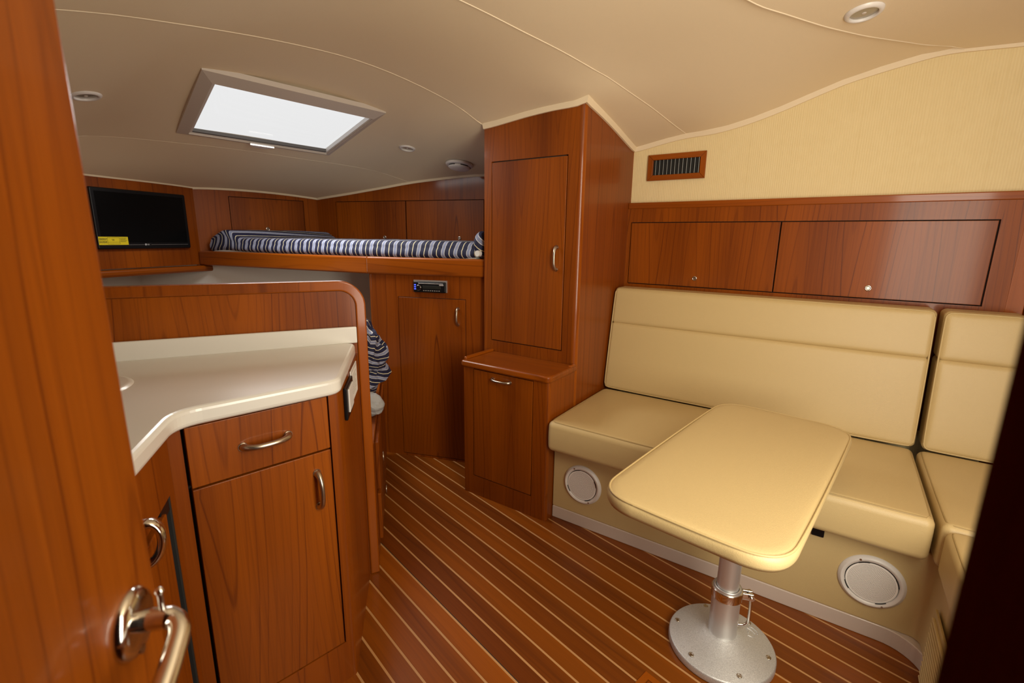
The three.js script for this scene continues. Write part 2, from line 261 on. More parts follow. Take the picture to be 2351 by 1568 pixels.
{
  const c = struct('ceiling', 'cream vinyl headliner in curved panels with piped seams', 'ceiling');
  const spaced = (list, step) => { const o = []; for (let i = 0; i < list.length - 1; i++) { const n = Math.max(1, Math.ceil((list[i + 1] - list[i]) / step)); for (let k = 0; k < n; k++) o.push(list[i] + (list[i + 1] - list[i]) * k / n); } o.push(list[list.length - 1]); return o; };
  const ws = spaced([-1.6, hatchI[1] - 0.02, hatchI[3] + 0.02, 2.85], 0.075);
  function patch(us, uf, skip, dy, skirt) {
    const layer = (e) => { const pos = [], idx = []; for (const w of ws) for (const u of us) pos.push(...ceilPt(uf(u, w), w, dy + e));
      const m = us.length; for (let j = 0; j < ws.length - 1; j++) for (let i = 0; i < m - 1; i++) { if (skip && skip((us[i] + us[i + 1]) / 2, (ws[j] + ws[j + 1]) / 2)) continue; const a = j * m + i; idx.push(a, a + m, a + 1, a + 1, a + m, a + m + 1); }
      return uvBox(smoothGeo(pos, idx), 'x', false); };
    const parts = [layer(0), layer(0.015)];
    if (skirt) { const pos = [], idx = []; ws.forEach((w, j) => { const u = uf(skirt, w); pos.push(...ceilPt(u, w, dy), ...ceilPt(u, w, dy + 0.015)); if (j) { const a = 2 * j - 2; idx.push(a, a + 1, a + 2, a + 1, a + 3, a + 2); } }); parts.push(uvBox(smoothGeo(pos, idx), 'x', false)); }
    return join(parts);
  }
  obj('headliner_panel', patch(spaced([seamU[1], hatchI[0] - 0.02, hatchI[2] + 0.02, seamU[2]], 0.08), (u) => u, (u, w) => u > hatchI[0] - 0.02 && u < hatchI[2] + 0.02 && w > hatchI[1] - 0.02 && w < hatchI[3] + 0.02, 0), M.liner, c);
  obj('headliner_panel', patch(spaced([seamU[2], 4.3], 0.09), (u) => u, null, 0), M.liner, c);
  obj('headliner_panel', patch(spaced([seamU[0], seamU[1]], 0.08), (u) => u, null, 0), M.liner, c);
  obj('headliner_panel', patch(spaced([0, 1], 0.12), (t, w) => aftU(w) + (seamU[0] - aftU(w)) * t, null, 0), M.liner, c);
  obj('aft_panel', patch(spaced([0, 1], 0.08), (t, w) => -1.5 + (aftU(w) + 0.012 + 1.5) * t, null, -0.010, 1), M.liner, c);
  const pipe = (fn, w0, w1, r, dy) => { const pts = []; for (let i = 0; i <= 40; i++) { const w = w0 + (w1 - w0) * i / 40; pts.push(ceilPt(fn(w), w, dy)); } return tubePts(pts, r, false, 120, 6); };
  obj('piping', pipe(() => seamU[0], -1.2, 2.3, 0.0026, 0.0005), M.linerPipe, c);
  obj('piping', pipe(() => seamU[1], -1.2, 1.54, 0.0026, 0.0005), M.linerPipe, c);
  obj('piping', pipe(() => seamU[2], -1.2, 1.86, 0.0022, 0.001), M.linerPipe, c);
  obj('piping', pipe((w) => aftU(w) + 0.012, -1.0, 2.5, 0.003, -0.009), M.linerPipe, c);
}
// trim strip that follows the ceiling along walls and locker
function ceilTrim(parent, pts, hgt, proud, off = 0.0) {
  const curve = []; for (let i = 0; i < pts.length - 1; i++) { const n = Math.max(2, Math.ceil(dist(pts[i], pts[i + 1]) / 0.04)); for (let k = 0; k < n; k++) curve.push([pts[i][0] + (pts[i + 1][0] - pts[i][0]) * k / n, pts[i][1] + (pts[i + 1][1] - pts[i][1]) * k / n]); } curve.push(pts[pts.length - 1]);
  const pos = [], idx = [];
  curve.forEach((p, i) => {
    const a = curve[Math.max(0, i - 1)], b = curve[Math.min(curve.length - 1, i + 1)], d1 = dirOf(a, p[0] === a[0] && p[1] === a[1] ? b : p), d2 = i < curve.length - 1 ? dirOf(p, b) : d1;
    let nx = -d1[1] - d2[1], nz = d1[0] + d2[0]; const l = Math.hypot(nx, nz); nx /= l; nz /= l; const k = 1 / Math.max(0.5, nx * -d2[1] + nz * d2[0]); nx *= k; nz *= k;
    const q = (o, dy) => { const x = p[0] + nx * o, z = p[1] + nz * o; pos.push(x, ceilY(p[0] + nx * proud, p[1] + nz * proud) + dy + off, z); };
    q(-0.004, -hgt); q(proud * 0.5, -hgt); q(proud * 0.95, -hgt * 0.12); q(proud, 0.004); q(-0.004, 0.012);
    if (i) for (let j = 0; j < 4; j++) { const c = (i - 1) * 5 + j; idx.push(c, c + 1, c + 5, c + 1, c + 6, c + 5); }
  });
  const tg = smoothGeo(pos, idx).toNonIndexed(); tg.computeVertexNormals(); return obj('trim_strip', uvBox(tg, 'x', false), M.liner, parent);
}
// ------------------------------------------------------------------ deck hatch in the headliner
{
  const t = struct('window_1', 'deck hatch skylight with white pane and beige frame', 'skylight');
  // flat hatch plane through three ceiling points
  const a = ceilPt(hatchO[0], hatchO[1]), b = ceilPt(hatchO[2], hatchO[1]), c = ceilPt(hatchO[0], hatchO[3]), d4 = ceilPt(hatchO[2], hatchO[3]);
  const at = (u, w, dy) => { const p = (u - hatchO[0]) / (hatchO[2] - hatchO[0]), q = (w - hatchO[1]) / (hatchO[3] - hatchO[1]); const [x, z] = xzOf(u, w); return [x, (a[1] * (1 - p) + b[1] * p) * (1 - q) + (c[1] * (1 - p) + d4[1] * p) * q + dy, z]; };
  const hexa = (p8) => { const pos = [], f = [[0, 1, 2, 3], [7, 6, 5, 4], [0, 4, 5, 1], [1, 5, 6, 2], [2, 6, 7, 3], [3, 7, 4, 0]], idx = []; f.forEach((q, i) => { q.forEach((v) => pos.push(...p8[v])); idx.push(i * 4, i * 4 + 1, i * 4 + 2, i * 4, i * 4 + 2, i * 4 + 3); }); return uvBox(smoothGeo(pos, idx), 'x', false); };
  const bars = (O, I, y0, y1, yin) => [[[O[0], O[1]], [O[2], O[1]], [I[2], I[1]], [I[0], I[1]]], [[O[2], O[1]], [O[2], O[3]], [I[2], I[3]], [I[2], I[1]]], [[O[2], O[3]], [O[0], O[3]], [I[0], I[3]], [I[2], I[3]]], [[O[0], O[3]], [O[0], O[1]], [I[0], I[1]], [I[0], I[3]]]]
    .map((q) => hexa([...q.map(([u, w], i) => at(u, w, i < 2 ? y0 + 0.006 : yin)), ...q.map(([u, w]) => at(u, w, y1))]));
  for (const g of bars(hatchO, hatchI, -0.012, 0.014, -0.018)) obj('frame_bar', g, M.plasticDim, t);
  const e = 0.012, I2 = [hatchI[0] + e, hatchI[1] + e, hatchI[2] - e, hatchI[3] - e];
  const sf = obj('screen_frame', join(bars(hatchI, I2, -0.016, 0.008, -0.012)), M.plastic, t);
  const pq = [[hatchI[0], hatchI[1]], [hatchI[2], hatchI[1]], [hatchI[2], hatchI[3]], [hatchI[0], hatchI[3]]].flatMap(([u, w]) => at(u, w, 0.006));
  obj('pane', uvBox(smoothGeo(pq, [0, 1, 2, 0, 2, 3]), 'x', false), P({ color: lin(0.88, 0.88, 0.88), transmission: 1, thickness: 0, roughness: 0.05, ior: 1.1 }), t);
  { // daylight falling through the pane
    const l = new THREE.RectAreaLight(new THREE.Color().setRGB(1.0, 0.98, 0.95), 10.0, hatchI[3] - hatchI[1] - 0.03, hatchI[2] - hatchI[0] - 0.03);
    const c0 = V(...at((hatchI[0] + hatchI[2]) / 2, (hatchI[1] + hatchI[3]) / 2, -0.022)), ex = V(...at(2.6, 1.1, 0)).sub(V(...at(2.6, 0.5, 0))).normalize(), ey = V(...at(2.9, 0.8, 0)).sub(V(...at(2.3, 0.8, 0))).normalize();
    let ez = ex.clone().cross(ey).normalize(); if (ez.y < 0) { ex.negate(); ez.negate(); } // the lamp shines along its -z
    l.quaternion.setFromRotationMatrix(new THREE.Matrix4().makeBasis(ex, ey, ez)); l.position.copy(c0); scene.add(l);
  }
  { // half-moon finger tab and dark screen track along the lower edge
    const ring = []; for (let i = 0; i <= 16; i++) { const a = Math.PI * i / 16; ring.push([hatchI[2] - 0.014 + 0.036 * Math.sin(a), 0.80 + 0.058 * Math.cos(a)]); }
    const pos = [], idx = [], n = ring.length; for (const dy of [-0.030, -0.017]) ring.forEach(([u, w]) => pos.push(...at(u, w, dy)));
    for (let i = 0; i < n; i++) { const b = (i + 1) % n; idx.push(i, b, i + n, b, b + n, i + n); if (i > 0 && i < n - 1) idx.push(0, i, i + 1, n, n + i + 1, n + i); }
    const q = smoothGeo(pos, idx).toNonIndexed(); q.computeVertexNormals(); obj('finger_tab', uvBox(q, 'x', false), M.plastic, sf);
    const strip = (u0, u1, w0, w1, y0, y1) => hexa([[u0, w0], [u1, w0], [u1, w1], [u0, w1]].map(([u, w]) => at(u, w, y0)).concat([[u0, w0], [u1, w0], [u1, w1], [u0, w1]].map(([u, w]) => at(u, w, y1))));
    obj('screen_track', strip(hatchI[2] - 0.028, hatchI[2] - 0.011, hatchI[1] + 0.012, hatchI[3] - 0.012, -0.011, 0.004), P({ color: lin(0.10, 0.09, 0.085), roughness: 0.5 }), sf);
  }
}
// ------------------------------------------------------------------ walls
const ZW = -2.46;
{ // port side behind the settee
  const w = struct('wall_port', 'cream ribbed wall covering above a varnished wood wainscot', 'wall', [-0.95, 0, ZW]);
  obj('wall_covering', box(-0.02, 0, -0.03, 1.5, 2.2, -0.014, 0), M.wallpaper, w);
  const tr = struct('trim_1', 'cream vinyl cove strip where headliner meets locker and port wall', 'trim');
  ceilTrim(tr, [[-1.478, -1.904], [-0.95, -1.904], [-0.95, -2.474], [0.58, -2.474]], 0.021, 0.018);
}
const TVL = [-3.15, -0.30], P1 = [-3.50, -1.452], P2 = [-3.36, -2.275], P3 = [-1.40, -2.805];
{
  const fw = struct('wall_forward', 'wood panelled end wall of the upper bunk with a locker door', 'wall', [P1[0] - 0.022, 0, P1[1]], dirOf(P1, P2));
  const L = dist(P1, P2); obj('back', box(0, 1.04, -0.03, L, 1.6, -0.002, 0), M.blackMatte, fw);
  const dx0 = 0.205, dx1 = 0.71, dy0 = 1.24, dy1 = 1.503;
  obj('panel', frame([-0.02, 1.04, L + 0.02, 1.6], [[dx0, dy0, dx1, dy1]], 0, 0.02), M.straight, fw);
  const d = obj('locker_door', box(dx0 + 0.004, dy0 + 0.004, 0.002, dx1 - 0.004, dy1 - 0.004, 0.02, 0.0015), M.woodB, fw);
  pushKnob(d, 0.44, 1.292, 0.02, 0.014);
  const pw = struct('wall_bunk', 'dark wood panelled port wall above the upper bunk', 'wall', [P2[0], 0, P2[1]], dirOf(P2, P3)), L2 = dist(P2, P3);
  obj('back', box(0, 1.04, -0.03, L2, 1.72, -0.002, 0), M.blackMatte, pw);
  const doors = [[0.16, 0.76], [0.766, 1.37]];
  obj('panel', frame([-0.02, 1.04, L2, 1.72], [[0.157, 1.2, 1.373, 1.503]], 0, 0.02), M.straight, pw);
  doors.forEach(([x0, x1]) => { const q = obj('locker_door', box(x0 + 0.002, 1.204, 0.002, x1 - 0.002, 1.499, 0.0195, 0.0015), M.woodB, pw); pushKnob(q, x0 + 0.42, 1.245, 0.0195, 0.013); });
  const tv = struct('wall_television', 'wood bulkhead panel carrying the flat television', 'wall', [TVL[0], 0, TVL[1]], dirOf(TVL, P1)), L3 = dist(TVL, P1);
  obj('panel', box(-0.2, 1.054, -0.02, L3, 1.62, 0, 0.001), M.straight, tv);
  obj('ledge', box(-0.2, 1.010, -0.02, L3 + 0.10, 1.049, 0.05, 0.012, 'x'), M.trim, tv);
  const tr = struct('trim_2', 'thin cream strip where headliner meets the forward bulkheads', 'trim');
  const inset = (p, q, o) => { const d = dirOf(p, q); return [[p[0] - d[1] * o, p[1] + d[0] * o], [q[0] - d[1] * o, q[1] + d[0] * o]]; };
  ceilTrim(tr, inset(P2, P3, 0.02), 0.014, 0.012); ceilTrim(tr, inset(P1, P2, -0.002), 0.012, 0.01); ceilTrim(tr, inset(TVL, P1, 0), 0.008, 0.008);
}
{ // white hull sides of the lower berth
  const apex = [-3.86, -1.22];
  const hl = struct('wall_hull', 'pale grey hull sides around the lower berth', 'wall');
  const seg = (a, b, y1) => { const d = dirOf(a, b), L = dist(a, b), g = box(0, 0, -0.02, L, y1, 0, 0); g.rotateY(Math.atan2(-d[1], d[0])); g.translate(a[0], 0, a[1]); return obj('hull_panel', g, M.hull, hl); };
  seg([-2.35, 0.42], apex, 1.045); seg(apex, [-1.7, -2.75], 1.05);
}
{ // closed shell round the cabin
  const sh = struct('wall_shell', 'outer hull shell enclosing the cabin', 'wall');
  const seg = (a, b, y0 = -0.05, y1 = 0, t = 0.04) => { if (!y1) y1 = Math.max(ceilY(...a), ceilY(...b)) + 0.03; const d = dirOf(a, b), L = dist(a, b), g = box(-0.02, y0, -t, L + 0.02, y1, 0, 0); g.rotateY(Math.atan2(-d[1], d[0])); g.translate(a[0], 0, a[1]); return g; };
  obj('shell_side', [seg([-2.9, 1.05], [-4.15, -0.9]), seg([-4.15, -0.9], [-3.6, -3.0]), seg([-3.6, -3.0], [0.65, -3.0]), seg([1.1, 1.05], [-2.9, 1.05])], M.outer, sh);
  // galley side and head compartment (behind and left of the photographer)
  const st = structMesh('wall_starboard', 'wood panelled starboard side hidden behind the open door', 'wall', join([seg([-0.35, 0.62], [-2.4, 0.42], 0, 1.9, 0.02), seg([-2.4, 0.42], [-3.2, -0.36], 1.0, 1.66, 0.02)]), M.straight);
  const hd = struct('wall_head', 'dark wood bulkhead of the compartment the camera stands in', 'wall');
  obj('bulkhead', plan([[0.0457, -0.195], [0.085, -0.235], [0.9, -0.235], [0.9, -0.195]].reverse(), 0, 2.1), M.straight, hd);
  obj('side_bulkhead', seg([0.0, 0.27], [0.0, 1.0], 0, 2.1, 0.03), M.straight, hd);
  obj('aft_bulkhead', box(0.88, 0, -0.235, 0.92, 2.2, 1.07, 0), M.straight, hd);
  obj('door_post', box(-0.03, 0, 0.262, 0.01, 2.1, 0.30, 0.003), M.straight, hd);
}
const AB0 = [0.566, -2.46], AB1 = [0.80, -0.92], AB2 = [0.22, -0.235];
{ // aft bulkhead beside the settee, and the diagonal bulkhead with the companionway opening
  const w = struct('wall_aft', 'varnished wood aft bulkhead at the right end of the settee', 'wall', [AB0[0], 0, AB0[1]], dirOf(AB0, AB1));
  obj('panel', frame([-0.55, 0, dist(AB0, AB1) + 0.02, 2.3], [], -0.03, 0), M.straight, w);
  const L = dist(AB1, AB2), c = struct('wall_companionway', 'wood bulkhead with the open companionway beside the dark door frame', 'wall', [AB1[0], 0, AB1[1]], dirOf(AB1, AB2));
  obj('panel', frame([-0.02, 0, L + 0.03, 2.3], [[0.12, 0.55, L - 0.12, 1.92]], -0.03, 0), M.straight, c);
}
// ------------------------------------------------------------------ open door at the left edge
{
  const E1 = [-0.483, -0.128], d = head(-50), H = [E1[0] - d[0] * 0.6, E1[1] - d[1] * 0.6];
  const t = struct('door_1', 'varnished wood door swung open in the foreground with chrome lever handle', 'door', [H[0], 0, H[1]], d);
  obj('door_leaf', box(0, 0.03, -0.03, 0.6, 2.0, 0, 0.004), M.wood, t);
  const x = 0.552, y = 0.934;
  const ro = obj('handle_rose', lathe([[0, 0.009], [0.020, 0.009], [0.026, 0.0065], [0.0285, 0.003], [0.0285, 0]], 40, 'z').translate(x, y, 0), M.chrome, t);
  obj('screw', [cyl(0.004, 0.004, 0.002, x + 0.006, y + 0.021, 0.008, 12, 'z'), cyl(0.004, 0.004, 0.002, x - 0.006, y - 0.021, 0.008, 12, 'z')], M.nickel, ro);
  const c = new THREE.CatmullRomCurve3([V(x, y, 0), V(x, y, 0.022), V(x - 0.001, y - 0.001, 0.031), V(x - 0.009, y - 0.004, 0.038), V(x - 0.03, y - 0.012, 0.040), V(x - 0.07, y - 0.026, 0.039), V(x - 0.115, y - 0.040, 0.036)], false, 'centripetal');
  const lv = obj('lever', sweep(c, 60, 16, (q) => q < 0.2 ? 0.0092 : [0.0078, 0.0084]), M.chrome, t);
  obj('lock_pin', [cyl(0.0022, 0.0022, 0.018, x, y + 0.017, 0.024, 12), new THREE.SphereGeometry(0.0035, 12, 10).translate(x, y + 0.026, 0.024)], M.chrome, lv);
}

// ================================================================== FURNITURE
// ------------------------------------------------------------------ tall hanging locker
{
  const t = thing('hanging_locker', 'tall varnished wood hanging locker reaching the ceiling left of the settee', 'locker', [-1.478, 0, -1.904]);
  const W = 0.528, rC = 0.024, top = 1.95, hole = [0.043, 0.737, 0.455, 1.604];
  obj('carcass', box(0.004, 0, -0.93, W - 0.03, top, -0.021, 0), M.outer, t);
  obj('face_frame', frame([0, 0, W - rC, top], [hole], -0.02, 0), M.wood, t);
  const post = []; for (let i = 0; i <= 8; i++) { const a = Math.PI / 2 * i / 8; post.push([W - rC + Math.sin(a) * rC, -rC + Math.cos(a) * rC]); } post.push([W - rC, -rC]);
  obj('corner_post', plan(post.reverse(), 0, top), M.trim, t);
  obj('side_panel', box(W - 0.02, 0, -0.93, W, top, -rC, 0), M.straight, t);
  obj('forward_side', box(0, 0, -0.93, 0.012, top, -0.02, 0), M.straight, t);
  const d = obj('door', box(hole[0] + 0.004, hole[1] + 0.004, -0.018, hole[2] - 0.005, hole[3] - 0.005, 0.0005, 0.002), M.wood, t);
  pull(d, 0.412, 1.163, 0, 0.10, false);
}
// lower locker with tilt-out front and ledge
{
  const t = thing('step_locker', 'low wood locker with tilt-out front and ledge top before the hanging locker', 'locker', [-1.42, 0, -1.67]);
  const W = 0.47, H = 0.653, rC = 0.018, hole = [0.055, 0.10, 0.392, H - 0.004];
  obj('carcass', box(0.003, 0, -0.232, W - 0.03, H - 0.01, -0.021, 0), M.outer, t);
  obj('face_frame', frame([0, 0, W - rC, H], [hole], -0.02, 0), M.woodB, t);
  const post = []; for (let i = 0; i <= 6; i++) { const a = Math.PI / 2 * i / 6; post.push([W - rC + Math.sin(a) * rC, -rC + Math.cos(a) * rC]); } post.push([W - rC, -rC]);
  obj('corner_post', plan(post.reverse(), 0, H), M.woodB, t);
  obj('side_panel', box(W - 0.018, 0, -0.232, W, H, -rC, 0), M.straight, t); obj('forward_side', box(0, 0, -0.232, 0.012, H, -0.02, 0), M.straight, t);
  const d = obj('tilt_front', box(hole[0] + 0.004, hole[1] + 0.004, -0.018, hole[2] - 0.004, hole[3] - 0.003, 0.0005, 0.002), M.wood, t);
  pull(d, 0.221, 0.617, 0, 0.095, true);
  const l = obj('ledge', plan(roundCorners([[-0.012, -0.232], [-0.012, 0.014], [W + 0.01, 0.014], [W + 0.01, -0.232]].reverse(), [0, 0.03, 0.02, 0]), H, H + 0.03, 'x', 0.009), M.trim, t);
  obj('fiddle_rail', box(-0.010, H + 0.026, -0.232, 0.006, H + 0.042, -0.012, 0.006, 'z'), M.trim, l);
  obj('fiddle_rail', box(W - 0.008, H + 0.026, -0.232, W + 0.008, H + 0.036, -0.18, 0.004, 'z'), M.trim, l);
}
// ------------------------------------------------------------------ cabinet under the upper bunk, with radio above its door
const RW0 = [-2.121, -1.717], RW1 = [-1.515, -1.937];
{
  const L = dist(RW0, RW1), t = thing('berth_cabinet', 'wood cabinet under the upper bunk with tall door below the radio', 'cabinet', [RW0[0], 0, RW0[1]], dirOf(RW0, RW1));
  const hole = [0.158, 0.012, 0.552, 0.932];
  obj('carcass', box(0.004, 0, -0.3, L + 0.03, 1.045, -0.021, 0), M.outer, t);
  obj('face_frame', frame([0, 0, L + 0.036, 1.0495], [hole], -0.02, 0), M.straight, t);
  obj('end_panel', box(-0.012, 0, -0.3, 0, 1.0495, 0, 0.003), M.trim, t);
  const d = obj('door', box(hole[0] + 0.003, hole[1] + 0.003, -0.018, hole[2] - 0.003, hole[3] - 0.003, 0.0005, 0.0015), M.woodB, t);
  pull(d, 0.507, 0.837, 0, 0.088, false, M.nickel, 0.024, 0.005);
  // car radio in the panel
  const r = thing('car_radio', 'small black car radio with blue lit knob above the berth cabinet door', 'radio', [RW0[0], 0, RW0[1]], dirOf(RW0, RW1));
  const x0 = 0.262, x1 = 0.446, y0 = 0.966, y1 = 1.022, m = (x0 + x1) / 2;
  obj('trim_ring', frame([x0 - 0.003, y0 - 0.003, x1 + 0.003, y1 + 0.004], [[x0 + 0.004, y0 + 0.003, x1 - 0.004, y1 - 0.004]], 0, 0.008, 'x'), M.tube, r);
  const fp = obj('faceplate', box(x0, y0 - 0.004, 0.001, x1, y1 - 0.003, 0.022, 0.006), M.black, r);
  obj('disc_slot', box(x0 + 0.03, y1 - 0.014, 0.0215, x1 - 0.012, y1 - 0.0105, 0.0228, 0.0005), M.tube, fp);
  obj('display', box(x0 + 0.055, y0 + 0.016, 0.0215, x1 - 0.026, y1 - 0.024, 0.0225, 0.0005), P({ color: lin(0.02, 0.022, 0.02), roughness: 0.2 }), fp);
  const k = obj('volume_knob', lathe([[0, 0.012], [0.010, 0.012], [0.0125, 0.009], [0.013, 0]], 28, 'z').translate(x0 + 0.033, y0 + 0.021, 0.022), M.black, fp);
  obj('knob_ring', new THREE.TorusGeometry(0.0135, 0.0012, 8, 30).translate(x0 + 0.033, y0 + 0.021, 0.0265), M.chrome, k);
  const blue = P({ color: lin(0.02, 0.03, 0.2), emissive: lin(0.08, 0.13, 1.0), emissiveIntensity: 0.9, roughness: 0.3 });
  for (let i = 0; i < 3; i++) obj('lit_key', box(x0 + 0.006, y0 + 0.010 + i * 0.011, 0.0215, x0 + 0.017, y0 + 0.017 + i * 0.011, 0.0232, 0.001), blue, fp);
  for (let i = 0; i < 8; i++) obj('preset_key', box(x0 + 0.058 + i * 0.0125, y0 + 0.005, 0.0215, x0 + 0.065 + i * 0.0125, y0 + 0.0075, 0.0226, 0.0005), M.plasticDim, fp);
  obj('usb_cover', box(x1 - 0.034, y1 - 0.0225, 0.0215, x1 - 0.010, y1 - 0.0165, 0.0235, 0.001), M.tube, fp);
}
// ------------------------------------------------------------------ upper bunk: front board in two runs, base
const BK = [-2.128, -1.704], BL = [-3.495, -1.445], BR = [-1.495, -1.937];
{
  const t = thing('upper_bunk', 'upper bunk with varnished wood front board in two angled runs', 'bunk', [BK[0], 0, BK[1]], dirOf(BK, BR));
  const L = dist(BK, BR); obj('front_board', box(-0.003, 1.05, -0.026, L, 1.143, 0.010, 0.011, 'x'), M.trim, t);
  const a = Math.atan2(-dirOf(BL, BK)[1], dirOf(BL, BK)[0]) - t.rotation.y, L2 = dist(BL, BK), g = box(-L2, 1.05, -0.026, 0.003, 1.143, 0.010, 0.011, 'x'); g.rotateY(a); obj('front_board', g, M.trim, t);
  const toL = (p) => { const d = dirOf(BK, BR), x = p[0] - BK[0], z = p[1] - BK[1]; return [x * d[0] + z * d[1], -x * d[1] + z * d[0]]; };
  obj('bunk_base', plan([[-3.47, -1.48], [-3.32, -2.24], [-1.5, -2.72], [BR[0], BR[1] - 0.03], [BK[0], BK[1] - 0.03]].map(toL).reverse(), 1.06, 1.12, 'x'), M.outer, t);
}
// striped bedding on the upper bunk
{
  const t = thing('striped_mattress', 'long thin mattress in navy and grey striped sheet on the upper bunk', 'mattress', [BK[0], 1.121, BK[1]]);
  const o = (p) => [p[0] - BK[0], p[1] - BK[1]], f = [BR, BK, BL].map(o), b = [[-1.52, -2.70], [-2.3, -2.52], [-3.42, -2.22]].map(o);
  const l1 = dist(f[0], f[1]), Lt = l1 + dist(f[1], f[2]) - 0.09, n = 150;
  const lerp = (p, q, k) => [p[0] + (q[0] - p[0]) * k, p[1] + (q[1] - p[1]) * k];
  const pos = [], uv = [], idx = []; const sec = 22;
  for (let i = 0; i <= n; i++) {
    const s = 0.065 + (Lt - 0.065) * i / n, k1 = Math.min(1, s / l1), k2 = Math.max(0, (s - l1) / (Lt - l1 + 0.09));
    const F = s < l1 ? lerp(f[0], f[1], k1) : lerp(f[1], f[2], k2), B = s < l1 ? lerp(b[0], b[1], k1) : lerp(b[1], b[2], k2), d = dirOf(F, B), D = dist(F, B);
    const e = sm(Lt - 0.32, Lt - 0.1, s), fold = fbm(s * 9, 1.3, 70);
    for (let j = 0; j <= sec; j++) {
      let out, y; const q = j / sec;
      const hh = 0.108 + 0.006 * (fold - 0.5) + e * 0.05 * Math.sin(Math.PI * sm(Lt - 0.30, Lt + 0.06, s)) + 0.006 * (fbm(s * 2.6, 4.4, 76) - 0.55), y0 = 0.015 + 0.06 * Math.max(0, fbm(s * 2.2, 7.7, 71) - 0.52) - 0.004 * e, bulge = 0.006 + 0.008 * fbm(s * 14, q * 3, 72);
      if (q < 0.36) { const a = q / 0.36; y = y0 + (hh - 0.034 - y0) * a; out = 0.022 - bulge * Math.sin(a * Math.PI) + 0.012 * (1 - sm(0, 0.3, a)); }
      else if (q < 0.68) { const a = (q - 0.36) / 0.32 * Math.PI / 2; y = hh - 0.034 + Math.sin(a) * 0.034; out = 0.022 + 0.036 * (1 - Math.cos(a)); }
      else { const a = (q - 0.68) / 0.32; y = hh + 0.012 * (fbm(s * 6, a * 5, 73) - 0.4) * sm(0, 0.3, a); out = 0.058 + (D - 0.09) * a; }
      pos.push(F[0] + d[0] * out, y, F[1] + d[1] * out); uv.push(s + 0.012 * (fbm(s * 5, q * 4, 74) - 0.5) + 0.035 * (1 - sm(0, 0.5, q)) * (fbm(s * 2.5, 3, 75) - 0.5) * (1 + 3 * e) + 0.05 * e * Math.sin(q * 7), q);
    }
    if (i) for (let j = 0; j < sec; j++) { const c = (i - 1) * (sec + 1) + j; idx.push(c, c + 1, c + sec + 1, c + 1, c + sec + 2, c + sec + 1); }
  }
  const g = smoothGeo(pos, idx); g.setAttribute('uv', new THREE.Float32BufferAttribute(uv, 2)); obj('striped_sheet', g, M.stripe, t);
  const q = (p, w) => { const d = dirOf(p, w); return [p[0] + d[0] * 0.026, p[1] + d[1] * 0.026]; };
  obj('mattress_core', plan([lerp(q(f[0], b[0]), q(f[1], b[1]), 0.1), q(f[1], b[1]), lerp(q(f[1], b[1]), q(f[2], b[2]), 0.93), lerp(b[1], b[2], 0.9), b[1], lerp(b[0], b[1], 0.1)], 0, 0.062, 'x'), M.white, t);
  // rolled blanket end by the locker
  const r = thing('rolled_blanket', 'small rolled end of striped blanket beside the hanging locker on the upper bunk', 'blanket', [-1.535, 1.15, -1.962]);
  const bp = new THREE.IcosahedronGeometry(1, 5), pp = bp.attributes.position, uu = new Float32Array(pp.count * 2);
  for (let i = 0; i < pp.count; i++) { const x = pp.getX(i), y = pp.getY(i), z = pp.getZ(i), k = 1 + 0.16 * (fbm(x * 3 + 5, y * 3 + z * 2 + 7, 80) - 0.5); pp.setXYZ(i, x * 0.034 * k, 0.066 + y * 0.066 * k, z * 0.06 * k); uu[2 * i] = 0.05 * y + 0.03 * x; uu[2 * i + 1] = z * 0.1; }
  bp.setAttribute('uv', new THREE.BufferAttribute(uu, 2)); bp.computeVertexNormals(); obj('striped_cover', bp, M.stripe, r);
  obj('white_filling', cyl(0.016, 0.015, 0.02, 0.012, 0.022, 0.05, 18, 'z'), M.white, r);
}
